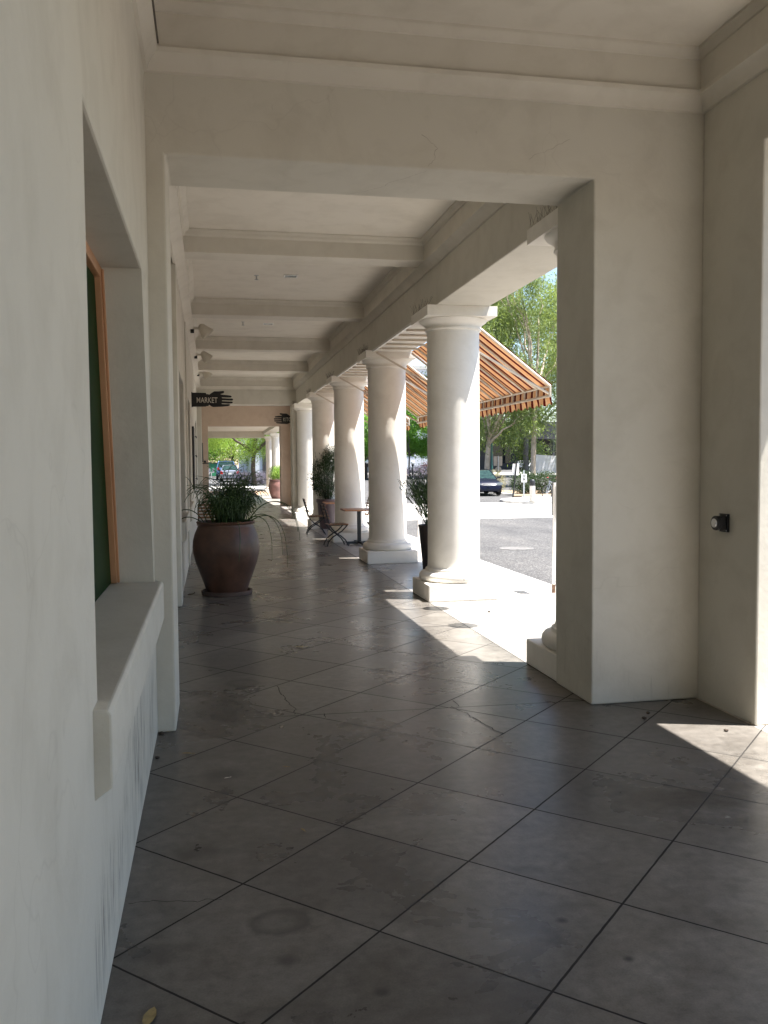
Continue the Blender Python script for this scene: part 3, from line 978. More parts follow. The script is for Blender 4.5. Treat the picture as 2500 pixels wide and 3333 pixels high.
# ================================================================== OBJECTS IN THE WALKWAY
# ---- big clay pot with a stringy plant
POT = (0.195, 11.98, 0)
t = thing('clay_pot', 'large dark oxblood clay pot by the window wall, on a round saucer', 'pot', POT)
bm = BM()
lathe(bm, [(0.27, 0.045), (0.30, 0.14), (0.355, 0.29), (0.405, 0.43), (0.436, 0.56), (0.444, 0.64), (0.436, 0.73), (0.412, 0.82), (0.378, 0.90), (0.362, 0.93), (0.364, 0.945),
           (0.384, 0.955), (0.390, 0.972), (0.380, 0.985), (0.350, 0.982), (0.335, 0.95), (0.345, 0.90)], 56, cap=False)
obj('pot_body', bm, M['terracotta'], t, smooth=50)
bm = BM()
lathe(bm, [(0.30, 0.0), (0.333, 0.004), (0.340, 0.055), (0.330, 0.06), (0.315, 0.058), (0.305, 0.035), (0.0, 0.03)], 48, cap=False)
obj('saucer', bm, M['saucer'], t, smooth=40)
bm = BM()
lathe(bm, [(0.0, 0.92), (0.2, 0.93), (0.345, 0.905)], 24, cap=False)
obj('soil', bm, M['soil'], t, smooth=60)

t = thing('stringy_plant', 'unruly plant of long dark drooping stems growing in the large clay pot', 'plant', (POT[0], POT[1], 0.92))
r_ = random.Random(11)
bm = BM()


def stem(bm, r0, ang, length, lean, droop, r=0.0055, seg=13, curl=0.0):
    p = Vector((r0 * math.cos(ang), r0 * math.sin(ang), 0))
    d = Vector((math.cos(ang) * lean, math.sin(ang) * lean, 1)).normalized()
    pts = [p.copy()]
    st = length / seg
    side = Vector((-math.sin(ang), math.cos(ang), 0))
    cu = r_.uniform(-1, 1) * curl
    for i in range(seg):
        dk = (0.3 + 1.6 * i / seg) if curl < 0.1 else max(0.0, i / seg - 0.45) * 3.2
        d = (d + Vector((0, 0, -droop * dk)) + side * cu * (i / seg) + Vector((r_.uniform(-.05, .05), r_.uniform(-.05, .05), r_.uniform(-.04, .04)))).normalized()
        p = p + d * st
        pts.append(p.copy())
    tube(bm, pts, [r * (1.1 - 0.55 * i / seg) for i in range(seg + 1)], 4, True)
    return pts


for i in range(250):
    a = r_.uniform(-2.2, 2.2) if r_.random() < .8 else r_.uniform(0, 6.283)
    L_ = r_.uniform(0.38, 0.92)
    pts = stem(bm, r_.uniform(0, 0.27), a, L_, r_.uniform(0.02, 0.45), r_.choice((0.1, 0.4, 0.6, 0.8)) * r_.uniform(.7, 1.2), r_.uniform(.0045, .0075), 18, 0.30)
    if r_.random() < 0.8:      # forked tips
        for q in range(r_.choice((1, 2, 3))):
            b0 = pts[r_.randint(5, 15)]
            d = Vector((r_.uniform(-1, 1), r_.uniform(-1, 1), r_.uniform(-.1, 1))).normalized()
            pp = [b0]
            for j in range(6):
                d = (d + Vector((r_.uniform(-.3, .3), r_.uniform(-.3, .3), -0.22))).normalized()
                pp.append(pp[-1] + d * r_.uniform(.022, .04))
            tube(bm, pp, 0.0042, 4, True)
for ang, L_, lean, dr in ((3.1, 0.9, 0.9, 0.27), (2.9, 1.0, 0.6, 0.22), (0.1, 1.1, 0.6, 0.17), (-0.3, 1.25, 0.6, 0.22), (0.35, 1.0, 0.8, 0.26), (-0.7, 0.95, 0.8, 0.30), (-0.1, 1.15, 0.9, 0.3), (-1.3, 0.8, 0.9, 0.33)):
    stem(bm, 0.27, ang, L_, lean, dr, 0.0062, 22, 0.08)
obj('stems', bm, M['stem'], t, smooth=60)


# ---- leaf clouds
def leaf_mesh(name, P, D, S, L_, W, mat, parent=None):
    """diamond leaves: centre-base P, long axis D, side S (all n x 3), lengths L_, widths W"""
    n = len(P)
    L_ = np.broadcast_to(np.asarray(L_), (n,))[:, None]
    W = np.broadcast_to(np.asarray(W), (n,))[:, None]
    v = np.empty((n, 4, 3), np.float32)
    v[:, 0] = P
    v[:, 1] = P + D * L_ * 0.45 + S * W * 0.5
    v[:, 2] = P + D * L_
    v[:, 3] = P + D * L_ * 0.45 - S * W * 0.5
    me = bpy.data.meshes.new(name)
    me.vertices.add(n * 4)
    me.vertices.foreach_set('co', v.reshape(-1))
    me.loops.add(n * 4)
    me.loops.foreach_set('vertex_index', np.arange(n * 4, dtype=np.int32))
    me.polygons.add(n)
    me.polygons.foreach_set('loop_start', np.arange(0, n * 4, 4, dtype=np.int32))
    me.update(calc_edges=True)
    me.materials.append(mat)
    o = bpy.data.objects.new(name, me)
    link(o)
    if parent is not None: o.parent = parent
    return o


def unit(a):
    return a / np.maximum(np.linalg.norm(a, axis=1, keepdims=True), 1e-6)


def rand_leaves(C, spread, n_per, down=0.0, up=0.0, out_from=None):
    """n_per leaves around each clump centre"""
    C = np.repeat(C, n_per, axis=0)
    P = C + rng.normal(size=C.shape) * spread
    D = rng.normal(size=C.shape)
    D[:, 2] += up - down
    D = unit(D)
    S = unit(np.cross(D, rng.normal(size=C.shape)))
    return P, D, S


def blob_points(n, c, r, bias=0.55):
    """points through an ellipsoid, more of them towards its skin"""
    d = unit(rng.normal(size=(n, 3)))
    k = rng.random((n, 1)) ** (1 / 3)
    k = bias + (1 - bias) * k if bias else k
    return np.asarray(c) + d * k * np.asarray(r)


def bush(name, label, cat, loc, r, mat, n, leaf, group=None, spread=0.10, up=0.4, core=True, width=0.4):
    t = thing(name, label, cat, loc, 0, group)
    C = blob_points(n, (0, 0, r[2] * 0.95), (r[0], r[1], r[2] * 0.95), 0.5)
    C = C[C[:, 2] > 0.02]
    P, D, S = rand_leaves(C, spread, 9, up=up)
    leaf_mesh('foliage', P, D, S, leaf * rng.uniform(.6, 1.3, len(P)), leaf * width, mat, t)
    if core:
        bm = BM()
        r2 = random.Random(len(label))
        for i in range(14):
            a = r2.uniform(0, 6.28)
            k = r2.uniform(.1, .8)
            tube(bm, [(0.1 * math.cos(a) * r[0], 0.1 * math.sin(a) * r[1], 0), (k * .5 * math.cos(a) * r[0], k * .5 * math.sin(a) * r[1], r[2] * .7), (k * math.cos(a) * r[0], k * math.sin(a) * r[1], r[2] * 1.4)], [0.02, 0.014, 0.006], 4)
        obj('stems', bm, M['bark_dark'], t)
    return t


# ---- tall planters between the columns
t = thing('tall_planter', 'tall tapered dark planter behind the sunlit round column', 'planter', (3.52, 13.85, 0))
bm = BM()
lathe(bm, [(0.15, 0.0), (0.16, 0.01), (0.225, 0.70), (0.235, 0.74), (0.225, 0.745), (0.205, 0.735), (0.20, 0.68), (0.0, 0.66)], 40, cap=False)
obj('pot_body', bm, M['planter'], t, smooth=40)
t = thing('pencil_shrub', 'wiry dark shrub of thin forked twigs in the tall tapered planter', 'shrub', (3.52, 13.85, 0.68))
bm = BM()
r2 = random.Random(4)


def twig(p, d, L_, r, depth):
    pts = [p]
    for j in range(4):
        d = (d + Vector((r2.uniform(-.22, .22), r2.uniform(-.22, .22), r2.uniform(-.05, .16)))).normalized()
        pts.append(pts[-1] + d * L_ / 4)
    tube(bm, pts, [r, r * .9, r * .8, r * .75, r * .65], 4, depth == 0)
    if depth > 0:
        for k in range(r2.choice((2, 3, 3))):
            q = pts[r2.choice((2, 3, 4, 4))]
            dd = (d + Vector((r2.uniform(-.9, .9), r2.uniform(-.9, .9), r2.uniform(-.2, .55)))).normalized()
            twig(q, dd, L_ * r2.uniform(.6, .85), r * .78, depth - 1)


for i in range(36):
    a = r2.uniform(0, 6.28)
    twig(Vector((.08 * math.cos(a), .08 * math.sin(a), 0)), Vector((math.cos(a) * r2.uniform(.05, .5), math.sin(a) * r2.uniform(.05, .5), 1)).normalized(), r2.uniform(.26, .38), .0092, 4)
obj('twigs', bm, M['stem'], t, smooth=60)

t = thing('plum_planter', 'plum brown glazed planter behind the further table', 'planter', (3.12, 23.75, 0))
bm = BM()
lathe(bm, [(0.22, 0.0), (0.235, 0.01), (0.29, 0.70), (0.315, 0.72), (0.32, 0.80), (0.305, 0.805), (0.28, 0.79), (0.27, 0.74), (0.0, 0.73)], 40, cap=False)
obj('pot_body', bm, M['planter_plum'], t, smooth=40)
t = thing('leafy_shrub', 'dense dark leafy shrub rising from the plum planter against a column', 'shrub', (3.12, 23.75, 0.74))
C = np.concatenate([blob_points(420, (0, 0, 0.62), (0.46, 0.46, 0.62), 0.2), blob_points(120, (0.1, 0, 1.12), (0.22, 0.22, 0.36), 0.1)])
P, D, S = rand_leaves(C, 0.04, 10, up=0.7)
leaf_mesh('foliage', P, D, S, 0.085 * rng.uniform(.6, 1.3, len(P)), 0.016, M['dark_bush'], t)
bm = BM()
for i in range(26):
    a = r2.uniform(0, 6.28)
    k = r2.uniform(.05, .42)
    tube(bm, [(.06 * math.cos(a), .06 * math.sin(a), 0), (k * .6 * math.cos(a), k * .6 * math.sin(a), .5), (k * math.cos(a), k * math.sin(a), r2.uniform(.8, 1.35))], [.009, .006, .003], 4)
obj('stems', bm, M['bark_dark'], t)

t = thing('far_clay_pot', 'rosy clay pot full of light green grass beyond the pinkish wall', 'pot', (3.42, 46.0, 0))
bm = BM()
lathe(bm, [(0.30, 0.0), (0.33, 0.05), (0.42, 0.30), (0.475, 0.58), (0.47, 0.72), (0.43, 0.86), (0.41, 0.93), (0.44, 0.97), (0.44, 1.0), (0.40, 1.0), (0.38, 0.93), (0, 0.92)], 40, cap=False)
obj('pot_body', bm, M['far_clay'], t, smooth=50)
t = thing('grassy_plant', 'light green feathery plant growing in the rosy far pot', 'plant', (3.42, 46.0, 0.92))
C = blob_points(260, (0, 0, 0.32), (0.42, 0.42, 0.42), 0.0)
C = C[C[:, 2] > 0]
P, D, S = rand_leaves(C, 0.05, 10, up=1.6)
leaf_mesh('foliage', P, D, S, 0.16 * rng.uniform(.6, 1.3, len(P)), 0.02, M['light_grass'], t)


# ---- folding slatted chairs, tables
def make_chair():
    t = thing('folding_chair', 'x', 'chair', (0, 0, 0), 0, 'slatted folding chairs')
    for s in (-1, 1):
        bm = BM()
        y = s * 0.205
        tube(bm, [(-0.305, y, 0.89), (-0.275, y, 0.78), (-0.225, y, 0.60), (-0.19, y, 0.47), (-0.14, y, 0.38), (-0.05, y, 0.285), (0.05, y, 0.225), (0.15, y, 0.14), (0.205, y, 0.05), (0.225, y, 0.0)], 0.0135, 6)
        obj('back_leg', bm, M['dark_iron'], t, smooth=60)
        bm = BM()
        y = s * 0.185
        tube(bm, [(0.205, y, 0.445), (0.165, y, 0.40), (0.08, y, 0.315), (-0.02, y, 0.255), (-0.12, y, 0.19), (-0.20, y, 0.10), (-0.235, y, 0.0)], 0.0135, 6)
        tube(bm, [(-0.20, y, 0.442), (0.215, y, 0.448)], 0.009, 6)
        obj('front_leg', bm, M['dark_iron'], t, smooth=60)
    for x in (-0.215, 0.195):
        bm = BM()
        tube(bm, [(x, -0.20, 0.11 if x < 0 else 0.07), (x, 0.20, 0.11 if x < 0 else 0.07)], 0.007, 6)
        obj('stretcher', bm, M['dark_iron'], t, smooth=60)
    bm = BM()
    for i in range(7):
        x = -0.18 + i * 0.063
        box(bm, x - 0.021, x + 0.021, -0.225, 0.225, 0.450, 0.473)
    obj('seat', bm, M['slat'], t, bevel=0.003)
    bm = BM()
    for i in range(5):
        f = i / 4
        z = 0.865 - f * 0.27
        x = -0.300 + f * 0.083 + 0.013
        obox(bm, Vector((x + 0.006, 0, z)), (0.020, 0.44, 0.040), Matrix.Rotation(RAD(-17), 3, 'Y'))
    obj('backrest', bm, M['slat'], t, bevel=0.003)
    return t


ch = make_chair()
for i, (x, y, rz, lab) in enumerate(((2.62, 18.66, 4, 'folding chair of dark iron and wood slats drawn up at the closer table, walkway side'),
                                     (2.56, 21.86, -3, 'folding slatted chair at the further table, in front of the sunlit plinth'),
                                     (3.56, 18.82, 178, 'folding slatted chair half hidden by a column, seat edge sunlit, at the closer table'),
                                     (3.74, 22.35, 182, 'folding slatted chair seen between two columns, backrest against the bright street'),
                                     (-0.07, 19.45, -92, 'folding chair with orange wood slats standing behind the large clay pot'))):
    o = ch if i == 0 else copy_tree(ch)
    o.location = (x, y, 0)
    o.rotation_euler = (0, 0, RAD(rz))
    o['label'] = lab


def make_table():
    t = thing('cafe_table', 'x', 'table', (0, 0, 0), 0, 'wooden cafe tables')
    bm = BM()
    box(bm, -0.36, 0.36, -0.35, 0.35, 0.735, 0.770)
    obj('tabletop', bm, M['tabletop'], t, bevel=0.004)
    bm = BM()
    box(bm, -0.038, 0.038, -0.038, 0.038, 0.05, 0.722)
    box(bm, -0.2, 0.2, -0.03, 0.03, 0.722, 0.734)
    obj('pedestal', bm, M['dark_iron'], t, bevel=0.004)
    bm = BM()
    for a in (0, 90):
        obox(bm, Vector((0, 0, 0.045 if a == 0 else 0.047)), (0.56, 0.065, 0.05), Matrix.Rotation(RAD(a + 8), 3, 'Z'))
    for a in range(4):
        lathe(bm, [(0.03, 0.0), (0.03, 0.02)], 10, (0.25 * math.cos(RAD(a * 90 + 8)), 0.25 * math.sin(RAD(a * 90 + 8)), 0.0))
    obj('foot', bm, M['dark_iron'], t, bevel=0.004)
    return t


tb = make_table()
tb.location = (3.14, 18.80, 0)
tb['label'] = 'square wooden cafe table on a black pedestal, between two round columns'
t2 = copy_tree(tb)
t2.location = (3.20, 22.42, 0)
t2['label'] = 'square wooden cafe table in front of the plum planter'


# ---- hand signs
def text_mesh(s, size, mat, mtx, parent, bold=0.0, sx=0.62, name='lettering', ext=0.002):
    cu = bpy.data.curves.new('lettering', 'FONT')
    cu.body = s
    cu.size = size
    cu.extrude = ext
    cu.offset = bold
    cu.resolution_u = 3
    cu.align_x = 'LEFT'
    o = bpy.data.objects.new('lettering', cu)
    COL.objects.link(o)
    dg = bpy.context.evaluated_depsgraph_get()
    dg.update()
    me = bpy.data.meshes.new_from_object(o.evaluated_get(dg))
    bpy.data.objects.remove(o)
    bpy.data.curves.remove(cu)
    me.transform(mtx @ Matrix.Diagonal((sx, 1, 1, 1)))
    me.name = name
    me.materials.clear()
    me.materials.append(mat)
    q = bpy.data.objects.new(name, me)
    COL.objects.link(q)
    q.parent = parent
    return q


HAND = [(0, 130), (197, 133), (197, 150), (233, 153), (241, 160), (275, 135), (315, 110), (375, 110), (440, 102), (456, 105), (462, 118), (452, 134), (415, 146), (405, 153),
        (435, 158), (495, 163), (550, 170), (567, 178), (568, 190), (555, 198), (495, 199), (425, 196), (425, 208), (515, 212), (575, 213), (589, 222), (587, 236), (575, 243), (515, 243), (427, 240),
        (427, 252), (515, 256), (570, 257), (583, 264), (581, 278), (570, 284), (515, 287), (455, 284), (422, 282), (422, 295), (475, 297), (530, 295), (542, 301), (540, 313), (515, 325), (435, 333),
        (355, 337), (300, 340), (275, 332), (250, 314), (237, 310), (230, 324), (193, 327), (193, 334), (0, 336)]
K = 0.91 / 590


def hand_sign(label, loc, flip, arm, word, lx, lw):
    t = thing('hand_sign', label, 'sign', loc, 0, 'black hand shaped shop signs')
    s = -1 if flip else 1
    pts = [((x * K + (arm if x > 150 else 0)) * s, (233 - y) * K) for x, y in HAND]
    bm = BM()
    prism(bm, pts, lambda a, b, d: (a, d, b), -0.012, 0.012)
    obj('hand_plate', bm, M['black_metal'], t)
    bm = BM()
    box(bm, min(0, -0.02 * s), max(0, -0.02 * s), -0.05, 0.05, -0.17, 0.17)
    obj('wall_bracket', bm, M['black_metal'], t)
    # lettering faces the viewer (-Y)
    text_mesh(word, 0.178, M['sign_letter'], Matrix.Translation((lx, -0.0155, -0.07)) @ Matrix.Rotation(RAD(90), 4, 'X'), t, bold=0.0006, sx=lw)
    return t


hand_sign('black hand shaped sign reading MARKET, pointing across the walkway', (-0.365, 20.55, 3.22), False, 0.0, 'MARKET', 0.085, 0.70)
hand_sign('black hand shaped sign reading KITCHEN, partly hidden by the far wall', (3.435, 29.9, 3.27), True, 0.40, 'KITCHEN', -1.0, 0.66)

# ---- wall lamps on the left moulding
def make_lamp():
    t = thing('wall_lamp', 'x', 'lamp', (0, 0, 0), 0, 'cream wall lamps along the walkway')
    bm = BM()
    prof = [(0.028, 0.0), (0.045, 0.012), (0.062, 0.03), (0.125, 0.20), (0.132, 0.235), (0.124, 0.235), (0.117, 0.20), (0.056, 0.035), (0.0, 0.03)]
    v = lathe(bm, prof, 28, cap=False)
    bmesh.ops.transform(bm, verts=v, matrix=Matrix.Translation((0.045, 0, 0.085)) @ Matrix.Rotation(RAD(140), 4, 'Y'))
    obj('lamp_shade', bm, M['cream_trim'], t, smooth=40)
    bm = BM()
    box(bm, -0.13, 0.07, -0.012, 0.012, 0.0, 0.045)
    box(bm, -0.14, -0.125, -0.06, 0.06, -0.05, 0.10)
    obj('bracket', bm, M['cream_trim'], t, bevel=0.003)
    bm = BM()
    box(bm, -0.125, -0.06, -0.025, 0.025, -0.07, -0.005)
    obj('ballast_box', bm, M['black_metal'], t)
    return t


lm = make_lamp()
for i, (y, z, lab) in enumerate(((16.75, 4.15, 'cream cone wall lamp mounted before the other two, under the third ceiling beam'), (20.85, 4.17, 'cream cone wall lamp in the middle of the three along the wall'),
                                 (25.1, 4.19, 'cream cone wall lamp above the market sign, deepest in the walkway'))):
    o = lm if i == 0 else copy_tree(lm)
    o.location = (-0.185, y, z + 0.08)
    o['label'] = lab

# ---- ceiling fittings
def make_downlight():
    t = thing('recessed_light', 'x', 'ceiling light', (0, 0, 0), 0, 'square recessed ceiling lights')
    bm = BM()
    a, b = 0.105, 0.085
    for x0, x1, y0, y1 in ((-a, a, -a, -b), (-a, a, b, a), (-a, -b, -b, b), (b, a, -b, b)):
        box(bm, x0, x1, y0, y1, -0.012, -0.001)
    obj('trim_frame', bm, M['white_paint'], t, bevel=0.002)
    bm = BM()
    box(bm, -b, b, -b, b, -0.004, -0.0015)
    obj('lens', bm, M['lamp_clear'], t)
    return t


dl = make_downlight()
for i, (x, y, lab) in enumerate(((1.22, 13.25, 'square recessed ceiling light beyond the first ceiling beam'), (1.18, 17.75, 'square recessed ceiling light beyond the second ceiling beam'))):
    o = dl if i == 0 else copy_tree(dl)
    o.location = (x, y, CEIL)
    o['label'] = lab
bm = BM()
lathe(bm, [(0.035, -0.004), (0.036, 0.0)], 16)
lathe(bm, [(0.008, -0.06), (0.008, -0.002)], 8)
lathe(bm, [(0.028, -0.066), (0.030, -0.060)], 12)
sp = obj('sprinkler_head', bm, M['steel'], None, smooth=40)
tag(sp, 'small sprinkler head on the ceiling before the second ceiling beam', 'sprinkler', 'ceiling sprinkler heads')
sp.location = (0.72, 13.3, CEIL)
s2 = copy_tree(sp)
s2.location = (0.68, 17.6, CEIL)
s2['label'] = 'small sprinkler head on the ceiling before the third ceiling beam'

# ---- black bell box on the near pier return
t = thing('alarm_device', 'small black wall box with a round silver dial on the street wall', 'device', (3.455, 5.465, 1.305))
bm = BM()
box(bm, -0.018, -0.001, -0.05, 0.055, -0.062, 0.062)
obj('back_plate', bm, M['black_metal'], t, bevel=0.004)
bm = BM()
box(bm, -0.055, -0.018, -0.035, 0.045, -0.045, 0.045)
lathe(bm, [(0.047, -0.085), (0.050, -0.078), (0.048, -0.055)], 28, (0, 0.0, 0), 'X')
obj('housing', bm, M['plastic_dark'], t, bevel=0.003)
bm = BM()
lathe(bm, [(0.030, -0.092), (0.033, -0.0855)], 24, (0, 0, 0), 'X')
obj('dial', bm, M['chrome'], t)
for yy in (-0.04, 0.045):
    for zz in (-0.052, 0.052):
        bm = BM()
        lathe(bm, [(0.005, -0.021), (0.005, -0.018)], 8, (0, yy, zz), 'X')
        obj('screw', bm, M['steel'], t)

# ---- menu board, bracket, open door along the left
t = thing('menu_board', 'black framed menu board hung flat on the window wall below the market sign', 'board', (-0.385, 20.75, 1.2))
bm = BM()
box(bm, 0, 0.045, -0.62, 0.62, 0.0, 1.40)
obj('board_frame', bm, M['black_metal'], t, bevel=0.004)
for zz in (0.22, 0.75, 1.2):
    bm = BM()
    tube(bm, [(0.03, 0.55, zz), (0.075, 0.62, zz + .02), (0.08, 0.66, zz - .02)], 0.012, 6)
    obj('hook', bm, M['dark_iron'], t)
t = thing('open_door', 'dark open door leaf standing edge on before the pinkish wall', 'door leaf', (-0.36, 33.0, 0))
bm = BM()
box(bm, 0.0, 0.045, -0.03, 0.02, 0.02, 2.55)
obj('door_leaf', bm, M['black_metal'], t)
bm = BM()
box(bm, 0.05, 0.12, -0.06, 0.0, 1.86, 2.56)
obj('sign_box', bm, M['black_metal'], t)
t = thing('hanging_bracket', 'thin black bracket with a small ball on the pinkish wall', 'bracket', (-0.36, 37.45, 1.83))
bm = BM()
tube(bm, [(0.0, 0, 0), (0.30, 0, 0)], 0.02, 6)
lathe(bm, [(0.005, 0.02), (0.04, 0.045), (0.05, 0.08), (0.03, 0.115), (0.005, 0.12)], 12, (0.16, 0, 0))
obj('bracket', bm, M['dark_iron'], t, smooth=60)

# ---- awnings between the columns
def make_awning():
    L0, L1 = 0.0, 3.48
    t = thing('striped_awning', 'x', 'awning', (0, 0, 0), 0, 'striped awnings over the cafe tables')
    # origin: near end, x=0 at the inner edge of the beam, z=0 at its underside
    xo, zo = 0.672, -0.014           # top of the slope
    xf, zf = 1.825, -0.874         # fold
    bm = BM()
    nseg = 14
    for i in range(6):             # slope, sagging a little between the ribs
        pass
    ny = 36
    rows = 9
    V_ = []
    for j in range(rows):
        f = j / (rows - 1)
        r = []
        for i in range(ny + 1):
            g = i / ny
            sag = -0.012 * math.sin(math.pi * f) * (1 - abs(math.cos(math.pi * g * 7)))
            r.append(bm.verts.new((xo + (xf - xo) * f, L0 + (L1 - L0) * g, zo + (zf - zo) * f + sag)))
        V_.append(r)
    for a, b in zip(V_[:-1], V_[1:]):
        for i in range(ny): bm.faces.new((a[i], a[i + 1], b[i + 1], b[i]))
    obj('canopy', bm, M['awning'], t, smooth=50)
    bm = BM()
    n = 14
    per = 0.238
    top = [bm.verts.new((xf + 0.004, 0, zf))]
    ys, zs = [], []
    y = 0.0
    step = per / 8
    while y <= L1 + 1e-6:
        ph = ((y + 20.0 + 0.10) / per) % 1.0
        zs.append(-1.120 - 0.045 * abs(math.sin(math.pi * ph)))
        ys.append(y)
        y += step
    bm.free()
    bm = BM()
    rowsv = []
    for zz, xx in ((zf, xf + 0.004), (-1.035, xf - 0.004), (-1.075, xf + 0.002)):
        rowsv.append([bm.verts.new((xx + random.uniform(-.003, .003), yy, zz)) for yy in ys])
    rowsv.append([bm.verts.new((xf + 0.012 + 0.012 * math.sin(yy * 13), yy, zz)) for yy, zz in zip(ys, zs)])
    for a, b in zip(rowsv[:-1], rowsv[1:]):
        for i in range(len(ys) - 1): bm.faces.new((a[i], a[i + 1], b[i + 1], b[i]))
    obj('valance', bm, M['awning'], t, smooth=50)
    bm = BM()
    for i in range(8):
        yy = L0 + (L1 - L0) * i / 7
        tube(bm, [(xo, yy, zo - 0.03), (xf - 0.02, yy, zf - 0.03)], 0.019, 6)
        tube(bm, [(xf - 0.02, yy, zf - 0.02), (xf - 0.02, yy, -1.035)], 0.016, 6)
        if 0 < i < 7: box(bm, 0.02, xo, yy - 0.016, yy + 0.016, -0.055, -0.026)
    obj('rib', bm, M['awning_frame'], t, smooth=60)
    bm = BM()
    tube(bm, [(xf - 0.02, L0, zf - 0.03), (xf - 0.02, L1, zf - 0.03)], 0.018, 6)
    tube(bm, [(xf - 0.02, L0 - .01, -1.035), (xf - 0.02, L1 + .01, -1.035)], 0.020, 6)
    for yy in (0.02, L1 - 0.02):
        tube(bm, [(0.05, yy, -0.05), (xf - 0.02, yy, -1.01)], 0.017, 6)
    obj('frame', bm, M['awning_frame'], t, smooth=60)
    bm = BM()
    box(bm, -0.008, 0.60, L0 + 0.08, L0 + 3.52, -0.022, -0.006)
    obj('lining', bm, M['awning_white'], t)
    bm = BM()
    box(bm, -0.02, 0.012, L0 + .12, L0 + 1.25, -0.04, -0.004)
    box(bm, -0.02, 0.012, L0 + 1.27, L0 + 2.3, -0.04, -0.004)
    box(bm, -0.02, 0.012, L0 + 2.32, L0 + 3.45, -0.04, -0.004)
    obj('rail', bm, M['white_paint'], t)
    return t


aw = make_awning()
for i, lab in enumerate(('striped orange and maroon awning beside the sunlit column, its scalloped edge in full view', 'striped orange and maroon awning over the closer cafe table',
                         'striped orange and maroon awning over the further cafe table, only its edge showing')):
    o = aw if i == 0 else copy_tree(aw)
    o.location = (BX0, 11.45 + 4.36 * i, LINT)
    o['label'] = lab

# ---- gooseneck lamps on the street face (their round shadows lie on the floor)
def make_goose():
    t = thing('facade_lamp', 'round shaded lamp reaching out from the street face above the beam', 'lamp', (0, 0, 0), 0, 'round lamps on the street face')
    bm = BM()
    tube(bm, [(-0.72, 0, 0.10), (-0.4, 0, 0.16), (-0.1, 0, 0.12), (0, 0, 0.06)], 0.012, 6)
    obj('arm', bm, M['dark_iron'], t, smooth=60)
    bm = BM()
    lathe(bm, [(0.02, 0.07), (0.05, 0.05), (0.158, -0.01), (0.160, -0.03), (0.15, -0.02), (0.04, 0.03)], 28, cap=False)
    obj('lamp_shade', bm, M['dark_iron'], t, smooth=50)
    return t


gl = make_goose()
ZL = 4.5
for i, (sx_, sy_) in enumerate(((2.606, 10.153), (2.61, 9.003))):
    o = gl if i == 0 else copy_tree(gl)
    k = ZL / SUN_DIR.z
    o.location = (sx_ + SUN_DIR.x * k, sy_ + SUN_DIR.y * k, ZL)

# ---- leaves and twigs lying on the floor
def litter(name, label, cat, x, y, size, rz, mat, kind):
    bm = BM()
    if kind == 'leaf':
        pts = [(0, -0.5), (0.16, -0.25), (0.2, 0.05), (0.12, 0.35), (0, 0.55), (-0.12, 0.35), (-0.2, 0.05), (-0.16, -0.25)]
        V_ = [bm.verts.new((a * size, b * size, 0.006 + 0.10 * size * (abs(a) * 3) ** 2 + random.uniform(0, .02) * size)) for a, b in pts]
        c = bm.verts.new((0, 0, 0.006))
        for i in range(8): bm.faces.new((V_[i], V_[(i + 1) % 8], c))
        tube(bm, [(0, -0.5 * size, 0.006), (0.03 * size, -0.8 * size, 0.007)], 0.0015, 4)
    elif kind == 'twig':
        pts = [Vector((0, 0, 0.006))]
        d = Vector((0, 1, 0))
        for i in range(7):
            d = (d + Vector((random.uniform(-.6, .6), random.uniform(-.4, .4), 0))).normalized()
            pts.append(pts[-1] + d * size / 7)
        tube(bm, pts, 0.005, 5)
    else:
        bmesh.ops.create_icosphere(bm, subdivisions=2, radius=size / 2)
        for v in bm.verts: v.co *= random.uniform(.75, 1.15)
        bmesh.ops.scale(bm, verts=bm.verts, vec=(1, 1, .6))
        bmesh.ops.translate(bm, verts=bm.verts, vec=(0, 0, size * .26))
    o = obj(name, bm, mat, None, smooth=80)
    o.location = (x, y, 0.0)
    o.rotation_euler = (0, 0, RAD(rz))
    tag(o, label, cat)


litter('fallen_leaf', 'largest dry leaf, lying at the foot of the window wall', 'leaf', -0.215, 2.755, 0.10, -12, M['dry_leaf'], 'leaf')
litter('fallen_leaf', 'small yellow leaf in the middle of a floor slab, level with the window', 'leaf', 0.391, 4.964, 0.035, 60, M['dry_leaf'], 'leaf')
litter('fallen_leaf', 'tiny yellow leaf on the slab just before the ring stain', 'leaf', 0.399, 4.071, 0.038, 20, M['dry_leaf'], 'leaf')
litter('fallen_leaf', 'thin pale leaf near the foot of the cross wall', 'leaf', -0.165, 5.323, 0.06, 75, M['dry_leaf'], 'leaf')
litter('fallen_leaf', 'curled pale leaf on the dark square stain', 'leaf', 0.06, 4.85, 0.032, 110, M['sign_letter'], 'leaf')
litter('fallen_leaf', 'dry brown leaf in the middle of the walkway beyond the opening', 'leaf', 0.808, 8.276, 0.09, 80, M['dry_leaf'], 'leaf')
litter('fallen_twig', 'dark twig by the wall beside the saucer', 'twig', -0.32, 12.0, 0.25, -70, M['dry_twig'], 'twig')
litter('fallen_twig', 'thin dark twig on the floor past the large pot', 'twig', 1.05, 15.9, 0.3, -35, M['dry_twig'], 'twig')
for i, (x, y, s, lab) in enumerate(((-0.335, 5.755, .035, 'dark pebble in the corner of wall and cross wall'), (-0.335, 5.282, .028, 'dark pebble against the foot of the window wall'),
                                    (2.831, 5.399, .035, 'dark pebble by the joint near the sun patch'), (2.918, 5.514, .03, 'dark pebble between the sun patch and the pier'),
                                    (3.209, 5.04, .03, 'dark pebble lying in the sun patch'), (3.15, 9.75, .03, 'dark pebble on the sunlit floor by the round lamp shadows'))):
    litter('pebble', lab, 'pebble', x, y, s, i * 40, M['dry_twig'], 'pebble')

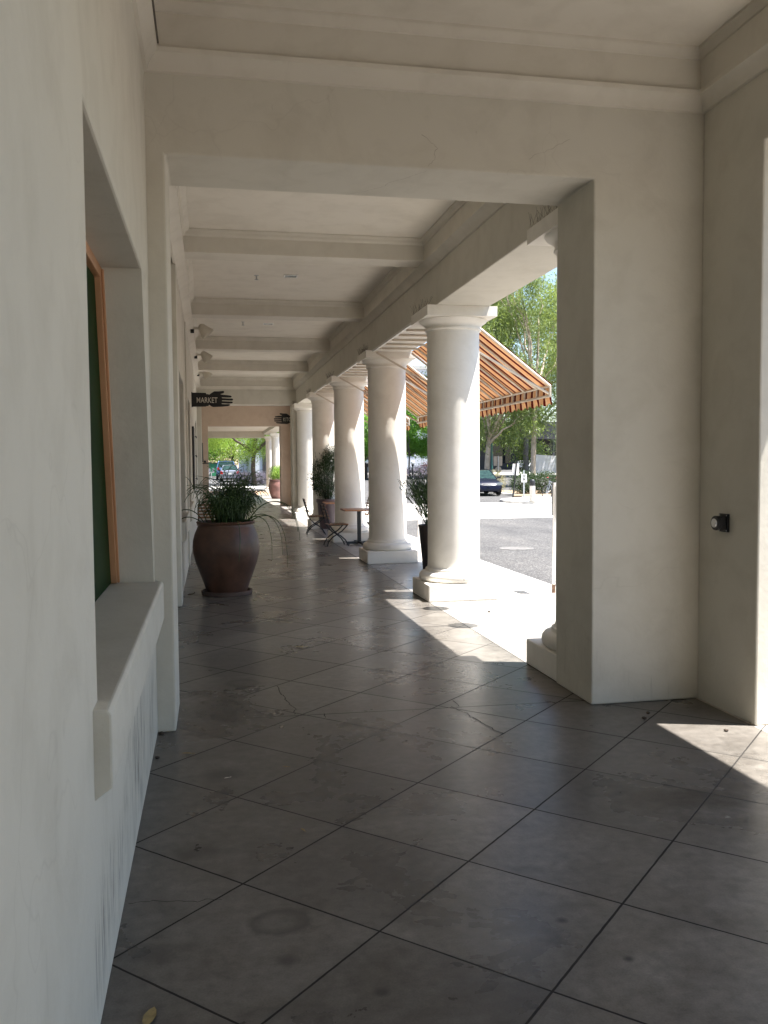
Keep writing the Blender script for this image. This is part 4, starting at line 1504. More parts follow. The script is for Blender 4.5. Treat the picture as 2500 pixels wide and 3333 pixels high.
# ================================================================== THE STREET
def post(bm, x, y, z0, z1, r, n=10, dx=0.0, dy=0.0):
    tube(bm, [(x, y, z0), (x + dx, y + dy, z1)], r, n)


# ---- sign posts on the pavement
t = thing('sign_post', 'white square post with a rusty foot on the pavement edge, closest to the sunlit floor', 'post', (4.455, 11.02, 0))
bm = BM()
box(bm, -0.017, 0.017, -0.017, 0.017, 0.10, 1.46)
v = bm.verts[:]
bmesh.ops.rotate(bm, verts=v, cent=(0, 0, 0), matrix=Matrix.Rotation(RAD(0.6), 3, 'Y'))
obj('post', bm, M['white_paint'], t, bevel=0.003)
bm = BM()
box(bm, -0.019, 0.019, -0.019, 0.019, 0.0, 0.115)
obj('post_foot', bm, M['rust'], t, bevel=0.003)
bm = BM()
box(bm, 0.035, 0.042, -0.16, 0.16, 1.02, 1.47)
obj('sign_plate', bm, M['steel'], t, bevel=0.002)
t = thing('sign_post', 'white square post on the pavement edge behind the tall planter', 'post', (4.40, 18.45, 0))
bm = BM()
box(bm, -0.035, 0.035, -0.03, 0.03, 0.0, 1.02)
obj('post', bm, M['white_paint'], t, bevel=0.003)
bm = BM()
box(bm, -0.028, 0.028, -0.024, 0.024, 1.02, 1.06)
obj('post_cap', bm, M['steel'], t, bevel=0.003)

# ---- manhole cover
bm = BM()
lathe(bm, [(0.38, -0.01), (0.38, 0.006), (0.34, 0.010), (0.33, 0.006), (0.0, 0.006)], 40, (0, 0, 0), cap=False)
o = obj('manhole_cover', bm, M['kerb_worn'], None, smooth=40)
o.location = (6.5, 18.2, ROADZ)
tag(o, 'pale round manhole cover in the rough asphalt', 'manhole cover')

IZ = ROADZ + 0.13
# ---- bollard
t = thing('bollard', 'pale round bollard with a dark domed lamp head beside the crossing', 'bollard', (14.35, 38.05, IZ))
bm = BM()
lathe(bm, [(0.125, 0.0), (0.125, 0.70)], 28)
obj('shaft', bm, M['concrete'], t, smooth=40)
bm = BM()
lathe(bm, [(0.128, 0.702), (0.128, 0.80), (0.118, 0.805), (0.118, 0.83), (0.128, 0.835), (0.128, 0.86), (0.125, 0.90), (0.105, 0.955), (0.07, 0.99), (0.0, 1.0)], 28, cap=False)
obj('lamp_head', bm, M['dark_iron'], t, smooth=40)

# ---- small parking sign
t = thing('parking_sign', 'small white parking sign with a black square symbol on a grey pole', 'sign', (15.02, 41.0, IZ))
bm = BM()
box(bm, -0.035, 0.035, -0.02, 0.02, 0, 1.38)
obj('pole', bm, M['steel'], t)
bm = BM()
box(bm, -0.135, 0.135, -0.034, -0.026, 0.80, 1.20)
obj('sign_plate', bm, M['white_paint'], t, bevel=0.002)
bm = BM()
box(bm, -0.07, 0.07, -0.038, -0.0345, 0.90, 1.00)
for zz, w in ((1.15, .08), (1.115, .10), (1.08, .085), (1.04, .04)): box(bm, -w, w, -0.038, -0.0345, zz - 0.007, zz + 0.007)
box(bm, -0.05, 0.05, -0.038, -0.0345, 0.845, 0.862)
obj('symbol', bm, M['black_metal'], t)
text_mesh('P', 0.10, M['white_paint'], Matrix.Translation((-0.03, -0.0395, 0.915)) @ Matrix.Rotation(RAD(90), 4, 'X'), t, bold=0.003, sx=1.0)

# ---- leaning dark post with a blank white sign
t = thing('leaning_sign', 'dark leaning post carrying a blank white sign, next to the parked blue car', 'sign', (14.92, 42.3, IZ))
bm = BM()
tube(bm, [(0, 0, 0), (0.21, 0, 1.86)], 0.036, 6)
obj('post', bm, M['dark_iron'], t)
bm = BM()
obox(bm, Vector((0.155, 0.05, 1.41)), (0.34, 0.008, 0.56), Matrix.Rotation(RAD(5), 3, 'Y'))
obj('sign_plate', bm, M['white_paint'], t, bevel=0.002)

# ---- tan-backed signs farther away
t = thing('street_sign', 'tan backs of a square sign and a round sign on one grey post', 'sign', (19.4, 58.0, gz(58)))
bm = BM()
tube(bm, [(0, 0, 0), (0, 0, 2.15)], 0.035, 8)
obj('post', bm, M['steel'], t)
bm = BM()
box(bm, -0.31, 0.30, 0.04, 0.05, 1.48, 2.13)
obj('sign_plate', bm, M['tan_sign'], t)
bm = BM()
lathe(bm, [(0.23, 0.04), (0.23, 0.05)], 24, (0.02, 0, 1.22), 'Y')
obj('round_sign', bm, M['tan_sign'], t)

# ---- teal lamp post, globe lamps, meters
t = thing('lamp_post', 'teal painted fluted lamp post behind the pale eucalyptus trunk', 'lamp post', (20.9, 64.0, gz(64)))
bm = BM()
lathe(bm, [(0.16, 0), (0.16, 0.12), (0.10, 0.2), (0.09, 0.7), (0.12, 0.74), (0.075, 0.8), (0.06, 3.4), (0.09, 3.45), (0.05, 3.5)], 14)
obj('post', bm, M['teal_post'], t, smooth=40)
bm = BM()
lathe(bm, [(0.06, 3.5), (0.16, 3.56), (0.2, 3.7), (0.16, 3.85), (0.05, 3.92)], 16)
obj('globe', bm, M['globe'], t, smooth=60)


def globe_lamp(label, x, y, h):
    t = thing('globe_lamp', label, 'lamp', (x, y, gz(y)), 0, 'globe lamps on dark posts')
    bm = BM()
    lathe(bm, [(0.12, 0), (0.12, 0.1), (0.06, 0.16), (0.05, h * .75), (0.10, h * .8), (0.13, h - 0.2), (0.1, h - 0.16)], 12)
    obj('post', bm, M['dark_iron'], t, smooth=40)
    bm = BM()
    lathe(bm, [(0.06, h - 0.18), (0.15, h - 0.12), (0.20, h), (0.15, h + 0.13), (0.02, h + 0.19)], 16)
    obj('globe', bm, M['globe'], t, smooth=60)


globe_lamp('globe lamp on a dark post in front of the purple grey shrubs', 18.0, 78.0, 1.55)
globe_lamp('globe lamp beside a dark tree trunk, seen between two columns', 13.9, 78.5, 1.65)


def meter(label, x, y):
    t = thing('parking_meter', label, 'parking meter', (x, y, gz(y)), 0, 'parking meters')
    bm = BM()
    tube(bm, [(0, 0, 0), (0, 0, 1.12)], 0.03, 8)
    obj('post', bm, M['steel'], t)
    for s in (-1, 1):
        bm = BM()
        box(bm, s * 0.14 - 0.075, s * 0.14 + 0.075, -0.06, 0.06, 1.06, 1.28)
        lathe(bm, [(0.085, -0.055), (0.085, 0.055)], 16, (s * 0.14, 0, 1.28), 'Y')
        obj('meter_head', bm, M['silver_car'], t, smooth=40)
    bm = BM()
    box(bm, -0.17, 0.17, -0.02, 0.02, 1.02, 1.06)
    obj('yoke', bm, M['steel'], t)


meter('double headed parking meter before the parked cars at the walkway end', 0.09, 65.5)

# ---- banner beyond the hedge
t = thing('white_banner', 'large blank white banner stretched between posts beyond the hedge', 'banner', (24.2, 60.0, gz(60)))
bm = BM()
nx, nz = 16, 6
V_ = []
for j in range(nz + 1):
    V_.append([bm.verts.new((-1.5 + 3.4 * i / nx, 0.008 * math.sin(i * 1.1 + j), 0.85 + (1.40 - 0.10 * i / nx - 0.05 * math.sin(math.pi * i / nx)) * j / nz)) for i in range(nx + 1)])
for a, b in zip(V_[:-1], V_[1:]):
    for i in range(nx): bm.faces.new((a[i], a[i + 1], b[i + 1], b[i]))
o = obj('banner_sheet', bm, M['banner'], t)
o.modifiers.new('thick', 'SOLIDIFY').thickness = 0.01
for x in (-1.55, 1.95):
    bm = BM()
    tube(bm, [(x, 0, 0), (x, 0, 2.35)], 0.045, 8)
    obj('post', bm, M['steel'], t)

# ---- bicycle
t = thing('bicycle', 'silver bicycle with red handlebar grips parked by the kerb', 'bicycle', (15.85, 39.1, IZ), RAD(205))


def wheel_ring(bm, x, R_, r):
    n = 28
    for i in range(n):
        a0, a1 = 2 * math.pi * i / n, 2 * math.pi * (i + 1) / n
        tube(bm, [(x + R_ * math.cos(a0), 0, R_ + r + R_ * math.sin(a0)), (x + R_ * math.cos(a1), 0, R_ + r + R_ * math.sin(a1))], r, 5, False)


for x in (0.52, -0.52):
    bm = BM()
    wheel_ring(bm, x, 0.32, 0.018)
    w = obj('wheel', bm, M['rubber'], t, smooth=60)
    bm = BM()
    for i in range(14):
        a = 2 * math.pi * i / 14
        tube(bm, [(x, 0.02, 0.338), (x + 0.30 * math.cos(a), 0, 0.338 + 0.30 * math.sin(a))], 0.003, 3)
    tube(bm, [(x, -0.05, 0.338), (x, 0.05, 0.338)], 0.02, 8)
    obj('spokes', bm, M['chrome'], w)
bm = BM()
for a, b in (((-0.52, 0, .338), (-0.08, 0, .30)), ((-0.08, 0, .30), (-0.20, 0, .82)), ((-0.20, 0, .80), (-0.52, 0, .338)), ((-0.08, 0, .30), (0.36, 0, .80)), ((-0.19, 0, .76), (0.34, 0, .86)),
             ((0.33, 0, .92), (0.40, 0, .70)), ((0.40, 0.05, .70), (0.52, 0.05, .338)), ((0.40, -0.05, .70), (0.52, -0.05, .338))):
    tube(bm, [a, b], 0.017, 6)
obj('frame', bm, M['silver_car'], t, smooth=60)
bm = BM()
tube(bm, [(0.33, 0, .92), (0.31, 0, 1.0)], 0.014, 6)
tube(bm, [(0.20, -0.29, 1.04), (0.30, -0.18, 1.02), (0.33, 0, 1.0), (0.30, 0.18, 1.02), (0.20, 0.29, 1.04)], 0.013, 6)
obj('handlebar', bm, M['dark_iron'], t, smooth=60)
for s in (-1, 1):
    bm = BM()
    tube(bm, [(0.12, s * .31, 1.05), (0.22, s * .28, 1.038)], 0.022, 8)
    obj('grip', bm, M['bike_red'], t, smooth=60)
bm = BM()
tube(bm, [(-0.20, 0, .80), (-0.22, 0, .92)], 0.014, 6)
lathe(bm, [(0.02, -0.16), (0.075, -0.12), (0.08, -0.05), (0.03, 0.06), (0.02, 0.12)], 12, (-0.22, 0, 0.94), 'X')
obj('saddle', bm, M['bronze'], t, smooth=60)
bm = BM()
tube(bm, [(-0.08, -0.10, .30), (-0.08, 0.10, .30)], 0.015, 6)
tube(bm, [(-0.08, 0.09, .30), (0.05, 0.09, .17)], 0.012, 6)
tube(bm, [(-0.08, -0.09, .30), (-0.21, -0.09, .43)], 0.012, 6)
lathe(bm, [(0.09, 0.045), (0.09, 0.052)], 20, (-0.08, 0, 0.30), 'Y')
obj('crank', bm, M['steel'], t, smooth=40)
t = thing('bike_rack', 'grey tube hoop the silver bicycle leans on', 'bike rack', (16.05, 39.35, IZ), RAD(20))
bm = BM()
tube(bm, [(-0.3, 0, 0), (-0.3, 0, .6), (-0.2, 0, .76), (0, 0, .82), (0.2, 0, .76), (0.3, 0, .6), (0.3, 0, 0)], 0.024, 8)
obj('hoop', bm, M['steel'], t, smooth=60)


# ---- vehicles
def section(x, z0, z1, w, crown=0.03, belt=None, n=5):
    """closed ring of a body section: flat-ish sides, rounded shoulders"""
    h = z1 - z0
    pts = [(w * .80, z0), (w * .97, z0 + h * .16), (w, z0 + h * .42), (w * .985, z0 + h * .68), (w * .93, z0 + h * .88), (w * .78, z1), (w * .40, z1 + crown * .7), (0, z1 + crown)]
    full = pts + [(-a, b) for a, b in reversed(pts[:-1])]
    return [(x, a, b) for a, b in full]


def loft(bm, secs, cap=True):
    rings = [[bm.verts.new(p) for p in s] for s in secs]
    n = len(rings[0])
    for a, b in zip(rings[:-1], rings[1:]):
        for i in range(n): bm.faces.new((a[i], a[(i + 1) % n], b[(i + 1) % n], b[i]))
    if cap:
        bm.faces.new(rings[0][::-1])
        bm.faces.new(rings[-1])


def car(name, label, loc, heading, paint, kind):
    t = thing(name, label, 'car' if kind != 'pickup' else 'pickup truck', loc, heading)
    if kind == 'sedan':
        st = [(-2.20, .42, .74, .66), (-2.14, .30, .90, .76), (-1.95, .22, .97, .82), (-1.45, .19, .97, .855), (-0.7, .18, .945, .86), (0.5, .18, .935, .86), (0.95, .18, .92, .86), (1.5, .19, .84, .845), (1.9, .20, .76, .81), (2.10, .22, .66, .74), (2.20, .27, .55, .62)]
        gh = [(-1.62, .94, .74), (-1.0, 1.40, .56), (0.15, 1.43, .57), (1.02, .91, .76)]
        ax, wr, top = (-1.32, 1.36), .30, .03
    elif kind == 'suv':
        st = [(-2.30, .50, .95, .78), (-2.26, .36, 1.10, .88), (-2.0, .28, 1.12, .92), (-1.0, .26, 1.08, .93), (0.5, .26, 1.06, .93), (1.0, .26, 1.04, .93), (1.6, .27, .98, .91), (2.1, .30, .88, .85), (2.3, .38, .72, .74)]
        gh = [(-2.20, 1.08, .84), (-1.95, 1.70, .68), (0.1, 1.74, .68), (1.0, 1.03, .84)]
        ax, wr, top = (-1.38, 1.40), .36, .03
    else:
        st = [(-2.75, .55, 1.02, .86), (-2.70, .48, 1.06, .90), (-0.75, .46, 1.06, .92), (0.4, .44, 1.06, .93), (1.3, .44, 1.05, .93), (2.3, .46, .99, .90), (2.65, .50, .90, .82), (2.72, .56, .8, .74)]
        gh = [(-0.70, 1.05, .83), (-0.55, 1.72, .68), (0.75, 1.74, .68), (1.45, 1.04, .84)]
        ax, wr, top = (-1.65, 1.75), .38, .02
    bm = BM()
    loft(bm, [section(x, a, b, w, top) for x, a, b, w in st])
    obj('body', bm, paint, t, smooth=38)
    g = gh
    bm = BM()
    loft(bm, [[(g[0][0], g[0][2], g[0][1]), (g[0][0], -g[0][2], g[0][1]), (g[0][0], -g[0][2] * .99, g[0][1] - .05), (g[0][0], g[0][2] * .99, g[0][1] - .05)],
              [(g[1][0], g[1][2], g[1][1] - .02), (g[1][0], -g[1][2], g[1][1] - .02), (g[1][0], -.82 * g[0][2], g[0][1] - .05), (g[1][0], .82 * g[0][2], g[0][1] - .05)],
              [(g[2][0], g[2][2], g[2][1] - .02), (g[2][0], -g[2][2], g[2][1] - .02), (g[2][0], -.82 * g[3][2], g[3][1] - .05), (g[2][0], .82 * g[3][2], g[3][1] - .05)],
              [(g[3][0], g[3][2], g[3][1]), (g[3][0], -g[3][2], g[3][1]), (g[3][0], -g[3][2] * .99, g[3][1] - .05), (g[3][0], g[3][2] * .99, g[3][1] - .05)]])
    obj('windows', bm, M['glass_teal'], t)
    bm = BM()
    loft(bm, [[(g[1][0] - .02, a * g[1][2], g[1][1] + b) for a, b in ((-1.02, -.03), (-.9, 0.0), (0, .03), (.9, 0.0), (1.02, -.03))],
              [((g[1][0] + g[2][0]) / 2, a * g[2][2], (g[1][1] + g[2][1]) / 2 + b + .015) for a, b in ((-1.02, -.03), (-.9, 0.0), (0, .03), (.9, 0.0), (1.02, -.03))],
              [(g[2][0] + .03, a * g[2][2], g[2][1] + b) for a, b in ((-1.02, -.03), (-.9, 0.0), (0, .03), (.9, 0.0), (1.02, -.03))]])
    obj('roof', bm, paint, t, smooth=50)
    for s in (-1, 1):
        bm = BM()
        tube(bm, [(g[3][0], s * g[3][2], g[3][1] - .01), (g[2][0], s * g[2][2], g[2][1] - .02)], 0.035, 6)
        tube(bm, [(g[0][0], s * g[0][2], g[0][1] - .01), (g[1][0], s * g[1][2], g[1][1] - .02)], 0.045, 6)
        xm = (g[1][0] + g[2][0]) / 2
        tube(bm, [(xm, s * g[0][2] * .99, g[0][1] - .01), (xm, s * g[1][2] * 1.01, g[1][1] - .02)], 0.032, 6)
        obj('pillar', bm, paint, t, smooth=60)
    for x in ax:
        for s in (-1, 1):
            w = st[4][3] - .02
            bm = BM()
            lathe(bm, [(wr * .62, -.10), (wr * .95, -.10), (wr, -.07), (wr, .07), (wr * .95, .10), (wr * .62, .10)], 24, (x, s * (w - .08), wr), 'Y', cap=False)
            tyre = obj('wheel', bm, M['rubber'], t, smooth=40)
            bm = BM()
            lathe(bm, [(wr * .64, .02 * s), (wr * .60, .06 * s), (wr * .5, .05 * s), (wr * .15, .07 * s), (0.0, .07 * s)], 20, (x, s * (w - .06), wr), 'Y', cap=False)
            obj('rim', bm, M['steel'], tyre, smooth=40)
    xr, xf = st[0][0], st[-1][0]
    for s in (-1, 1):
        bm = BM()      # mirrors
        obox(bm, Vector((g[3][0] - .22, s * (st[4][3] + .09), g[3][1] + .07)), (0.10, 0.19, 0.12))
        tube(bm, [(g[3][0] - .2, s * (st[4][3] - .06), g[3][1] + .02), (g[3][0] - .2, s * (st[4][3] + .04), g[3][1] + .05)], .02, 5)
        obj('mirror', bm, M['plastic_dark'], t, bevel=0.02)
        if kind != 'pickup':
            bm = BM()
            prism(bm, [(s * .40, .60), (s * .50, .70), (s * .76, .72), (s * .80, .62), (s * .70, .565), (s * .46, .55)], lambda a, b, d: (d - .10 * (abs(a) - .4), a, b + (.12 if kind == 'suv' else 0)), xf - .22, xf - .02)
            obj('headlight', bm, M['lamp_clear'], t, bevel=0.01)
        bm = BM()
        zt = .90 if kind == 'pickup' else (.98 if kind == 'suv' else .76)
        prism(bm, [(s * .56, zt - .12), (s * .58, zt + .05), (s * .70, zt + .16), (s * .79, zt + .13), (s * .80, zt - .10)] if kind != 'pickup' else [(s * .78, .62), (s * .78, 1.0), (s * .9, 1.0), (s * .9, .62)],
              lambda a, b, d: (d, a, b), xr - .012, xr + .16)
        obj('taillight', bm, M['lamp_red'], t, bevel=0.008)
    bm = BM()
    box(bm, xr - .03, xr - .005, -.16, .16, .62, .76)
    obj('number_plate', bm, M['white_paint'], t)
    bm = BM()
    box(bm, xr - .02, xr + .3, -st[1][3] * .86, st[1][3] * .86, st[1][1] - .02, st[1][1] + .12)
    obj('rear_bumper', bm, paint if kind == 'sedan' else M['plastic_dark'], t, bevel=0.03)
    if kind == 'sedan':
        bm = BM()
        prism(bm, [(-.34, .63), (-.30, .55), (.30, .55), (.34, .63)], lambda a, b, d: (d - .10 * abs(a), a, b), xf - .06, xf + .012)
        gr = obj('grille', bm, M['plastic_dark'], t, bevel=0.006)
        bm = BM()
        for zz in (.575, .605): prism(bm, [(-.30, zz - .006), (.30, zz - .006), (.30, zz + .006), (-.30, zz + .006)], lambda a, b, d: (d - .10 * abs(a), a, b), xf - .02, xf + .018)
        obj('bar', bm, M['chrome'], gr)
        bm = BM()      # lettered badge: two uprights joined by a bar, in a rounded square ring
        for s in (-1, 1): obox(bm, Vector((xf + .022, s * .030, .60)), (.012, .016, .075), Matrix.Rotation(RAD(s * 8), 3, 'X'))
        box(bm, xf + .017, xf + .027, -.024, .024, .593, .606)
        for a, b, c_, d_ in ((-.060, .060, .648, .656), (-.050, .050, .545, .553)): box(bm, xf + .016, xf + .028, a, b, c_, d_)
        for s in (-1, 1): obox(bm, Vector((xf + .022, s * .055, .60)), (.012, .009, .108), Matrix.Rotation(RAD(s * 5), 3, 'X'))
        obj('badge', bm, M['chrome'], t)
        bm = BM()
        prism(bm, [(-.52, .36), (-.46, .27), (.46, .27), (.52, .36), (.40, .40), (-.40, .40)], lambda a, b, d: (d - .10 * abs(a), a, b), xf - .10, xf - .01)
        obj('air_intake', bm, M['plastic_dark'], t, bevel=0.008)
    if kind == 'pickup':
        bm = BM()
        box(bm, -2.3, -1.45, -.80, .80, 1.08, 1.42)
        obj('tool_box', bm, M['white_paint'], t, bevel=0.03)
    return t


car('parked_sedan', 'dark blue sedan facing the walkway, parked by the leaning white sign', (14.98, 48.2, gz(48.2)), RAD(-93), M['blue_car'], 'sedan')
car('parked_sedan', 'silver grey sedan with red tail lamps at the end of the walkway', (1.72, 79.2, gz(79.2)), RAD(88), M['silver_car'], 'sedan')
car('parked_suv', 'pale blue grey tall car parked ahead of the silver sedan', (1.50, 86.0, gz(86)), RAD(89), M['paleblue_car'], 'suv')
car('pickup_truck', 'white pickup truck with a tool box behind the pale trunk', (41.2, 108.0, gz(108)), RAD(20), M['white_car'], 'pickup')

t = thing('dumpster', 'green dumpster with a dark lid beyond the parked cars', 'dumpster', (1.05, 93.0, gz(93)), RAD(6))
bm = BM()
prism(bm, [(-1.0, 0.15), (1.0, 0.15), (1.15, 1.45), (-1.15, 1.45)], lambda a, b, d: (a, d, b), -0.8, 0.8)
obj('bin', bm, M['dumpster'], t, bevel=0.02)
bm = BM()
box(bm, -1.2, 1.2, -0.86, 0.86, 1.452, 1.54)
obj('lid', bm, M['plastic_dark'], t, bevel=0.02)

# ---- trees
def limb(bm, p0, p1, r0, r1, wob=0.08, seg=6, rr=None):
    rr = rr or random
    p0, p1 = Vector(p0), Vector(p1)
    L_ = (p1 - p0).length
    pts, rs = [], []
    for i in range(seg + 1):
        f = i / seg
        p = p0.lerp(p1, f)
        if 0 < i < seg: p += Vector((rr.uniform(-1, 1), rr.uniform(-1, 1), rr.uniform(-.5, .5))) * wob * L_ / seg * 2
        pts.append(p)
        rs.append(r0 + (r1 - r0) * f)
    tube(bm, pts, rs, 8, True)
    return pts


def tree(label, loc, trunk_h, trunk_r, clumps, leafm, barkm, n_per, spread, leaf, width, down=0.0, up=0.0, group=None, lean=(0, 0), seed=1, name='tree', nlimb=9, hang=0.0, branch_r=0.30):
    """clumps: (n, 3) clump centres in the tree's own frame"""
    rr = random.Random(seed)
    t = thing(name, label, 'tree', loc, 0, group)
    top = Vector((lean[0], lean[1], trunk_h))
    bm = BM()
    tube(bm, [(0, 0, -0.1), (lean[0] * .15, lean[1] * .15, 0.15 * trunk_h), (lean[0] * .5 + rr.uniform(-.06, .06), lean[1] * .5, trunk_h * .55), top], [trunk_r * 1.3, trunk_r, trunk_r * .9, trunk_r * .8], 12)
    idx = rng.choice(len(clumps), min(nlimb, len(clumps)), replace=False)
    tops = []
    for i in idx:
        e = Vector(clumps[i])
        mid = top.lerp(e, 0.5) + Vector((rr.uniform(-.3, .3), rr.uniform(-.3, .3), rr.uniform(0, .4)))
        limb(bm, top, mid, trunk_r * .62, trunk_r * branch_r, 0.1, 5, rr)
        limb(bm, mid, e, trunk_r * branch_r, trunk_r * .10, 0.12, 5, rr)
        for q in range(3):
            limb(bm, mid.lerp(e, rr.uniform(.1, .8)), e + Vector((rr.uniform(-1, 1), rr.uniform(-1, 1), rr.uniform(-.3, .8))) * spread * 2.2, trunk_r * .14, trunk_r * .05, 0.12, 4, rr)
    obj('trunk', bm, barkm, t, smooth=60)
    C = np.asarray(clumps)
    P, D, S = rand_leaves(C, spread, n_per, down=down, up=up)
    if hang:      # drooping strands below each clump
        k = len(P) // 2
        P[:k, 2] -= np.abs(rng.normal(size=k)) * hang
        P[:k, :2] = np.repeat(C, n_per, axis=0)[:k, :2] + (P[:k, :2] - np.repeat(C, n_per, axis=0)[:k, :2]) * 0.6
    leaf_mesh('crown', P, D, S, leaf * rng.uniform(.6, 1.35, len(P)), leaf * width * rng.uniform(.7, 1.2, len(P)), leafm, t)
    return t


def cluster_crown(n_big, c, r, n_small, rs):
    B = blob_points(n_big, c, r, 0.35)
    return np.concatenate([blob_points(n_small, b, (rs, rs, rs * .75), 0.3) for b in B])


EUC = 'pale barked eucalyptus trees'
cl = cluster_crown(36, (0.9, 0, 7.6), (3.8, 3.0, 5.6), 16, 0.85)
tree('eucalyptus with a forked pale trunk rising behind the blue car', (19.2, 60.0, gz(60)), 3.0, 0.20, cl, M['euc'], M['bark_pale'], 46, 0.34, 0.30, 0.16, down=1.1, group=EUC, lean=(0.15, 0), seed=3, nlimb=10, hang=0.55)
cl = cluster_crown(46, (0.8, 1.2, 11.0), (4.6, 3.0, 6.0), 16, 0.95)
tree('eucalyptus with a straight pale trunk standing before the white pickup truck', (22.25, 59.0, gz(59)), 6.6, 0.19, cl, M['euc'], M['bark_pale'], 46, 0.36, 0.30, 0.16, down=1.1, group=EUC, lean=(0.25, 0.1), seed=5, nlimb=12, hang=0.6)
cl = cluster_crown(26, (0.9, 0.0, 4.4), (2.6, 2.2, 3.2), 15, 0.7)
tree('grey green feathery eucalyptus hanging over the white banner', (25.0, 57.0, gz(57)), 2.4, 0.13, cl, M['euc2'], M['bark_pale'], 46, 0.30, 0.32, 0.11, down=1.3, group=EUC, lean=(0.2, 0.1), seed=8, hang=0.5)
cl = cluster_crown(44, (1.0, 0, 12.0), (7.5, 3.5, 10.0), 16, 1.4)
tree('tall eucalyptus far behind the others, filling the gaps of their crowns', (31.0, 84.0, gz(84)), 4.0, 0.3, cl, M['euc'], M['bark_grey'], 40, 0.55, 0.5, 0.2, down=0.7, group=EUC, seed=9, hang=0.5)
cl = cluster_crown(34, (0, 0, 10.5), (5.2, 3.0, 8.5), 16, 1.25)
tree('tall dark eucalyptus behind the awning edge', (25.3, 82.0, gz(82)), 4.0, 0.26, cl, M['euc'], M['bark_grey'], 40, 0.5, 0.45, 0.2, down=0.7, group=EUC, seed=19, hang=0.5)
BR = 'bright green street trees'
for i, (x, y, lab) in enumerate(((14.0, 80.0, 'bright green leafy tree with a dark trunk, seen in the narrow gap between columns'), (18.6, 82.0, 'bright green leafy tree over the purple grey shrubs, thin grey trunk'),
                                 (22.0, 88.0, 'bright green leafy tree partly behind the awning and the tall planter'), (11.2, 92.0, 'bright green leafy tree farther along the street, mostly behind columns'))):
    cl = cluster_crown(20, (0, 0, 4.6), (3.0, 2.6, 2.4), 14, 0.7)
    tree(lab, (x, y, gz(y)), 2.1, 0.09 if i else 0.16, cl, M['bright'], M['bark_grey'] if i else M['bark_dark'], 46, 0.32, 0.17, 0.75, down=0.1, group=BR, seed=20 + i)
PL = 'yellow green trees at the walkway end'
cl = cluster_crown(46, (-1.0, 0, 4.7), (4.9, 3.0, 2.1), 16, 0.75)
tree('yellow green tree with a dark trunk at the end of the walkway, shading parked cars', (3.27, 68.0, gz(68)), 2.4, 0.19, cl, M['palo'], M['bark_dark'], 60, 0.34, 0.13, 0.35, down=0.2, group=PL, seed=31)
cl = cluster_crown(40, (0, 0, 4.6), (6.5, 3.5, 4.0), 15, 0.95)
tree('wide yellow green tree behind the dumpster', (2.6, 104.0, gz(104)), 1.5, 0.22, cl, M['palo'], M['bark_dark'], 55, 0.45, 0.22, 0.4, down=0.2, group=PL, seed=33)
cl = cluster_crown(26, (0, 0, 3.6), (5.0, 3.0, 3.2), 15, 0.9)
tree('darker yellow green tree behind the parked tall car', (-3.6, 98.0, gz(98)), 1.2, 0.2, cl, M['bright'], M['bark_dark'], 50, 0.42, 0.22, 0.5, group=PL, seed=37)

# ---- shrubs
HG = 'dark clipped hedge shrubs behind the bollard'
for i, (x, y, rx, lab) in enumerate(((17.2, 47.0, .75, 'dark hedge shrub beside the leaning white sign'), (18.35, 46.8, .85, 'dark hedge shrub behind the bollard'), (19.7, 46.6, .95, 'dark hedge shrub behind the bicycle'), (21.2, 46.4, .9, 'dark hedge shrub under the white banner'))):
    bush('hedge_shrub', lab, 'shrub', (x, y, ROADZ + 0.15), (rx, .7, .64), M['hedge'], 520, 0.075, HG, 0.09, 0.2, True, 0.55)
bush('straw_shrub', 'straw coloured airy shrub between the blue car and the hedge', 'shrub', (16.05, 48.6, ROADZ + 0.15), (.62, .55, .62), M['straw'], 240, 0.15, None, 0.10, 0.9, True, 0.12)
for i, (x, y, rx, lab) in enumerate(((17.0, 79.5, 1.1, 'purple grey shrub left of the globe lamp post'.replace('left of', 'beside the thin trunk, before')), (18.9, 79.8, 1.0, 'purple grey shrub with pale tips behind the globe lamp post'))):
    bush('purple_shrub', lab, 'shrub', (x, y, gz(y)), (rx, .9, .60), M['lav'], 420, 0.14, 'purple grey shrubs across the street', 0.12, 0.7, True, 0.22)
bush('flowering_shrub', 'shrub with red blossom seen through the twigs of the tall planter', 'shrub', (20.6, 83.0, gz(83)), (.9, .7, .75), M['red_flower'], 200, 0.12, None, 0.12, 0.3, True, 0.6)
for i, (x, y, r3, lab) in enumerate(((2.7, 70.5, (.75, .6, .50), 'pale lavender bush beside the dark trunk'), (3.95, 71.0, (.75, .6, .45), 'pale lavender bush before the white building'))):
    bush('lavender_bush', lab, 'shrub', (x, y, gz(y)), r3, M['lav'], 320, 0.14, 'lavender bushes at the walkway end', 0.12, 0.8, True, 0.2)

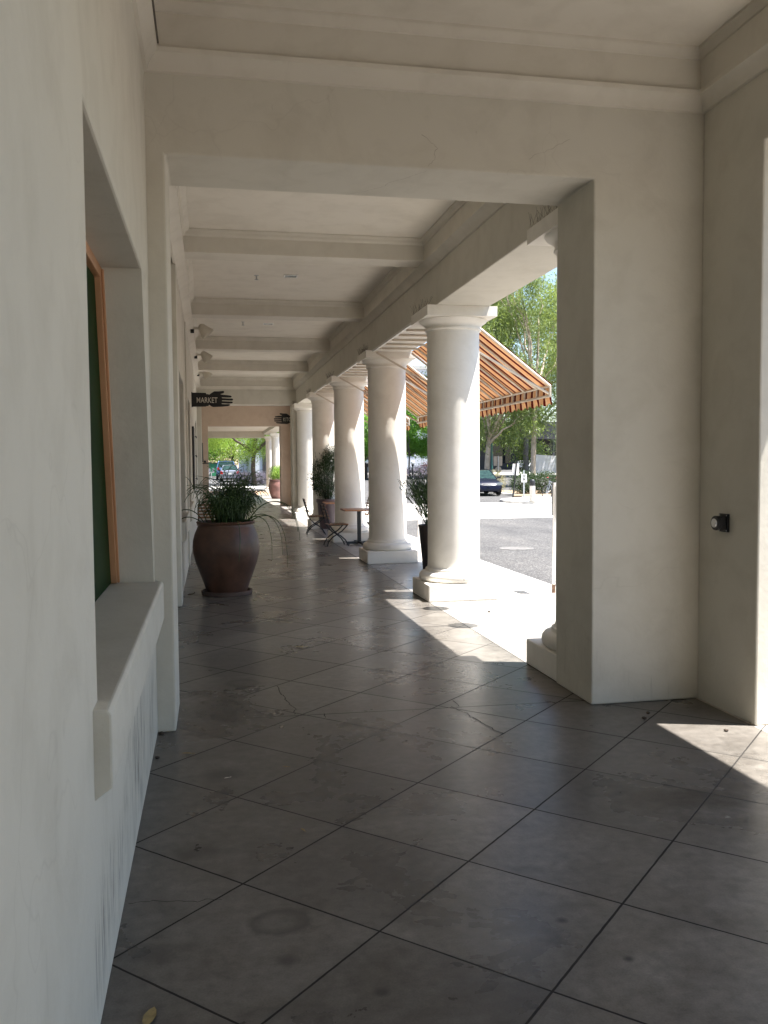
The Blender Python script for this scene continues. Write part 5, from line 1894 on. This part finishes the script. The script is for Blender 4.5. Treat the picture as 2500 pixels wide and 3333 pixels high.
# ---- buildings across the street
t = thing('white_tower', 'tall pale building rising behind the trees, seen past the awnings', 'building', (33.5, 130.0, gz(130)))
bm = BM()
box(bm, -8, 8, 0, 14, 0, 15.0)
obj('wall', bm, M['white_building'], t)
bm = BM()
box(bm, -8.2, 8.2, -0.2, 14.2, 15.0, 15.5)
obj('parapet', bm, M['concrete'], t)
for fl in range(4):
    for k in range(6):
        bm = BM()
        box(bm, -7 + k * 2.4, -5.6 + k * 2.4, -0.06, 0.02, 2.2 + fl * 3.3, 3.9 + fl * 3.3)
        f = obj('window', bm, M['dark_glass'], t)
t = thing('shopfront_building', 'long dark shopfront in deep shade across the street', 'building', (60.0, 124.0, gz(124)))
bm = BM()
box(bm, -22, 40, 0, 15, 0, 7.0)
obj('wall', bm, M['dark_building'], t)
bm = BM()
box(bm, -22.3, 40.3, -4.5, 15.3, 4.3, 4.6)
obj('canopy', bm, M['dark_building'], t)
for k in range(12):
    bm = BM()
    box(bm, -20 + k * 4.6, -16.6 + k * 4.6, -0.05, 0.02, 0.9, 3.8)
    obj('window', bm, M['dark_glass'], t)
for k in range(13):
    bm = BM()
    box(bm, -21 + k * 4.6, -20.7 + k * 4.6, -4.3, -4.0, 0, 4.3)
    obj('post', bm, M['dark_building'], t)
t = thing('white_house', 'white building with dark pipes behind the tree at the walkway end', 'building', (9.2, 96.0, gz(96)))
bm = BM()
box(bm, -4.9, 6, 0, 9, 0, 6.0)
obj('wall', bm, M['white_building'], t)
for x in (-4.6, -3.55, -3.35):
    bm = BM()
    box(bm, x - .11, x + .11, -0.1, -0.005, 0, 6.0)
    obj('pipe', bm, M['dark_building'], t)
t = thing('low_building', 'low pale building along the street behind the bright green trees', 'building', (14.0, 118.0, gz(118)))
bm = BM()
box(bm, -10, 9, 0, 10, 0, 5.0)
obj('wall', bm, M['white_building'], t)
bm = BM()
box(bm, -10.2, 9.2, -3, 10.2, 3.4, 3.7)
obj('canopy', bm, M['dark_building'], t)
for k in range(5):
    bm = BM()
    box(bm, -9 + k * 3.6, -6.6 + k * 3.6, -0.05, 0.02, 0.6, 3.0)
    obj('window', bm, M['dark_glass'], t)
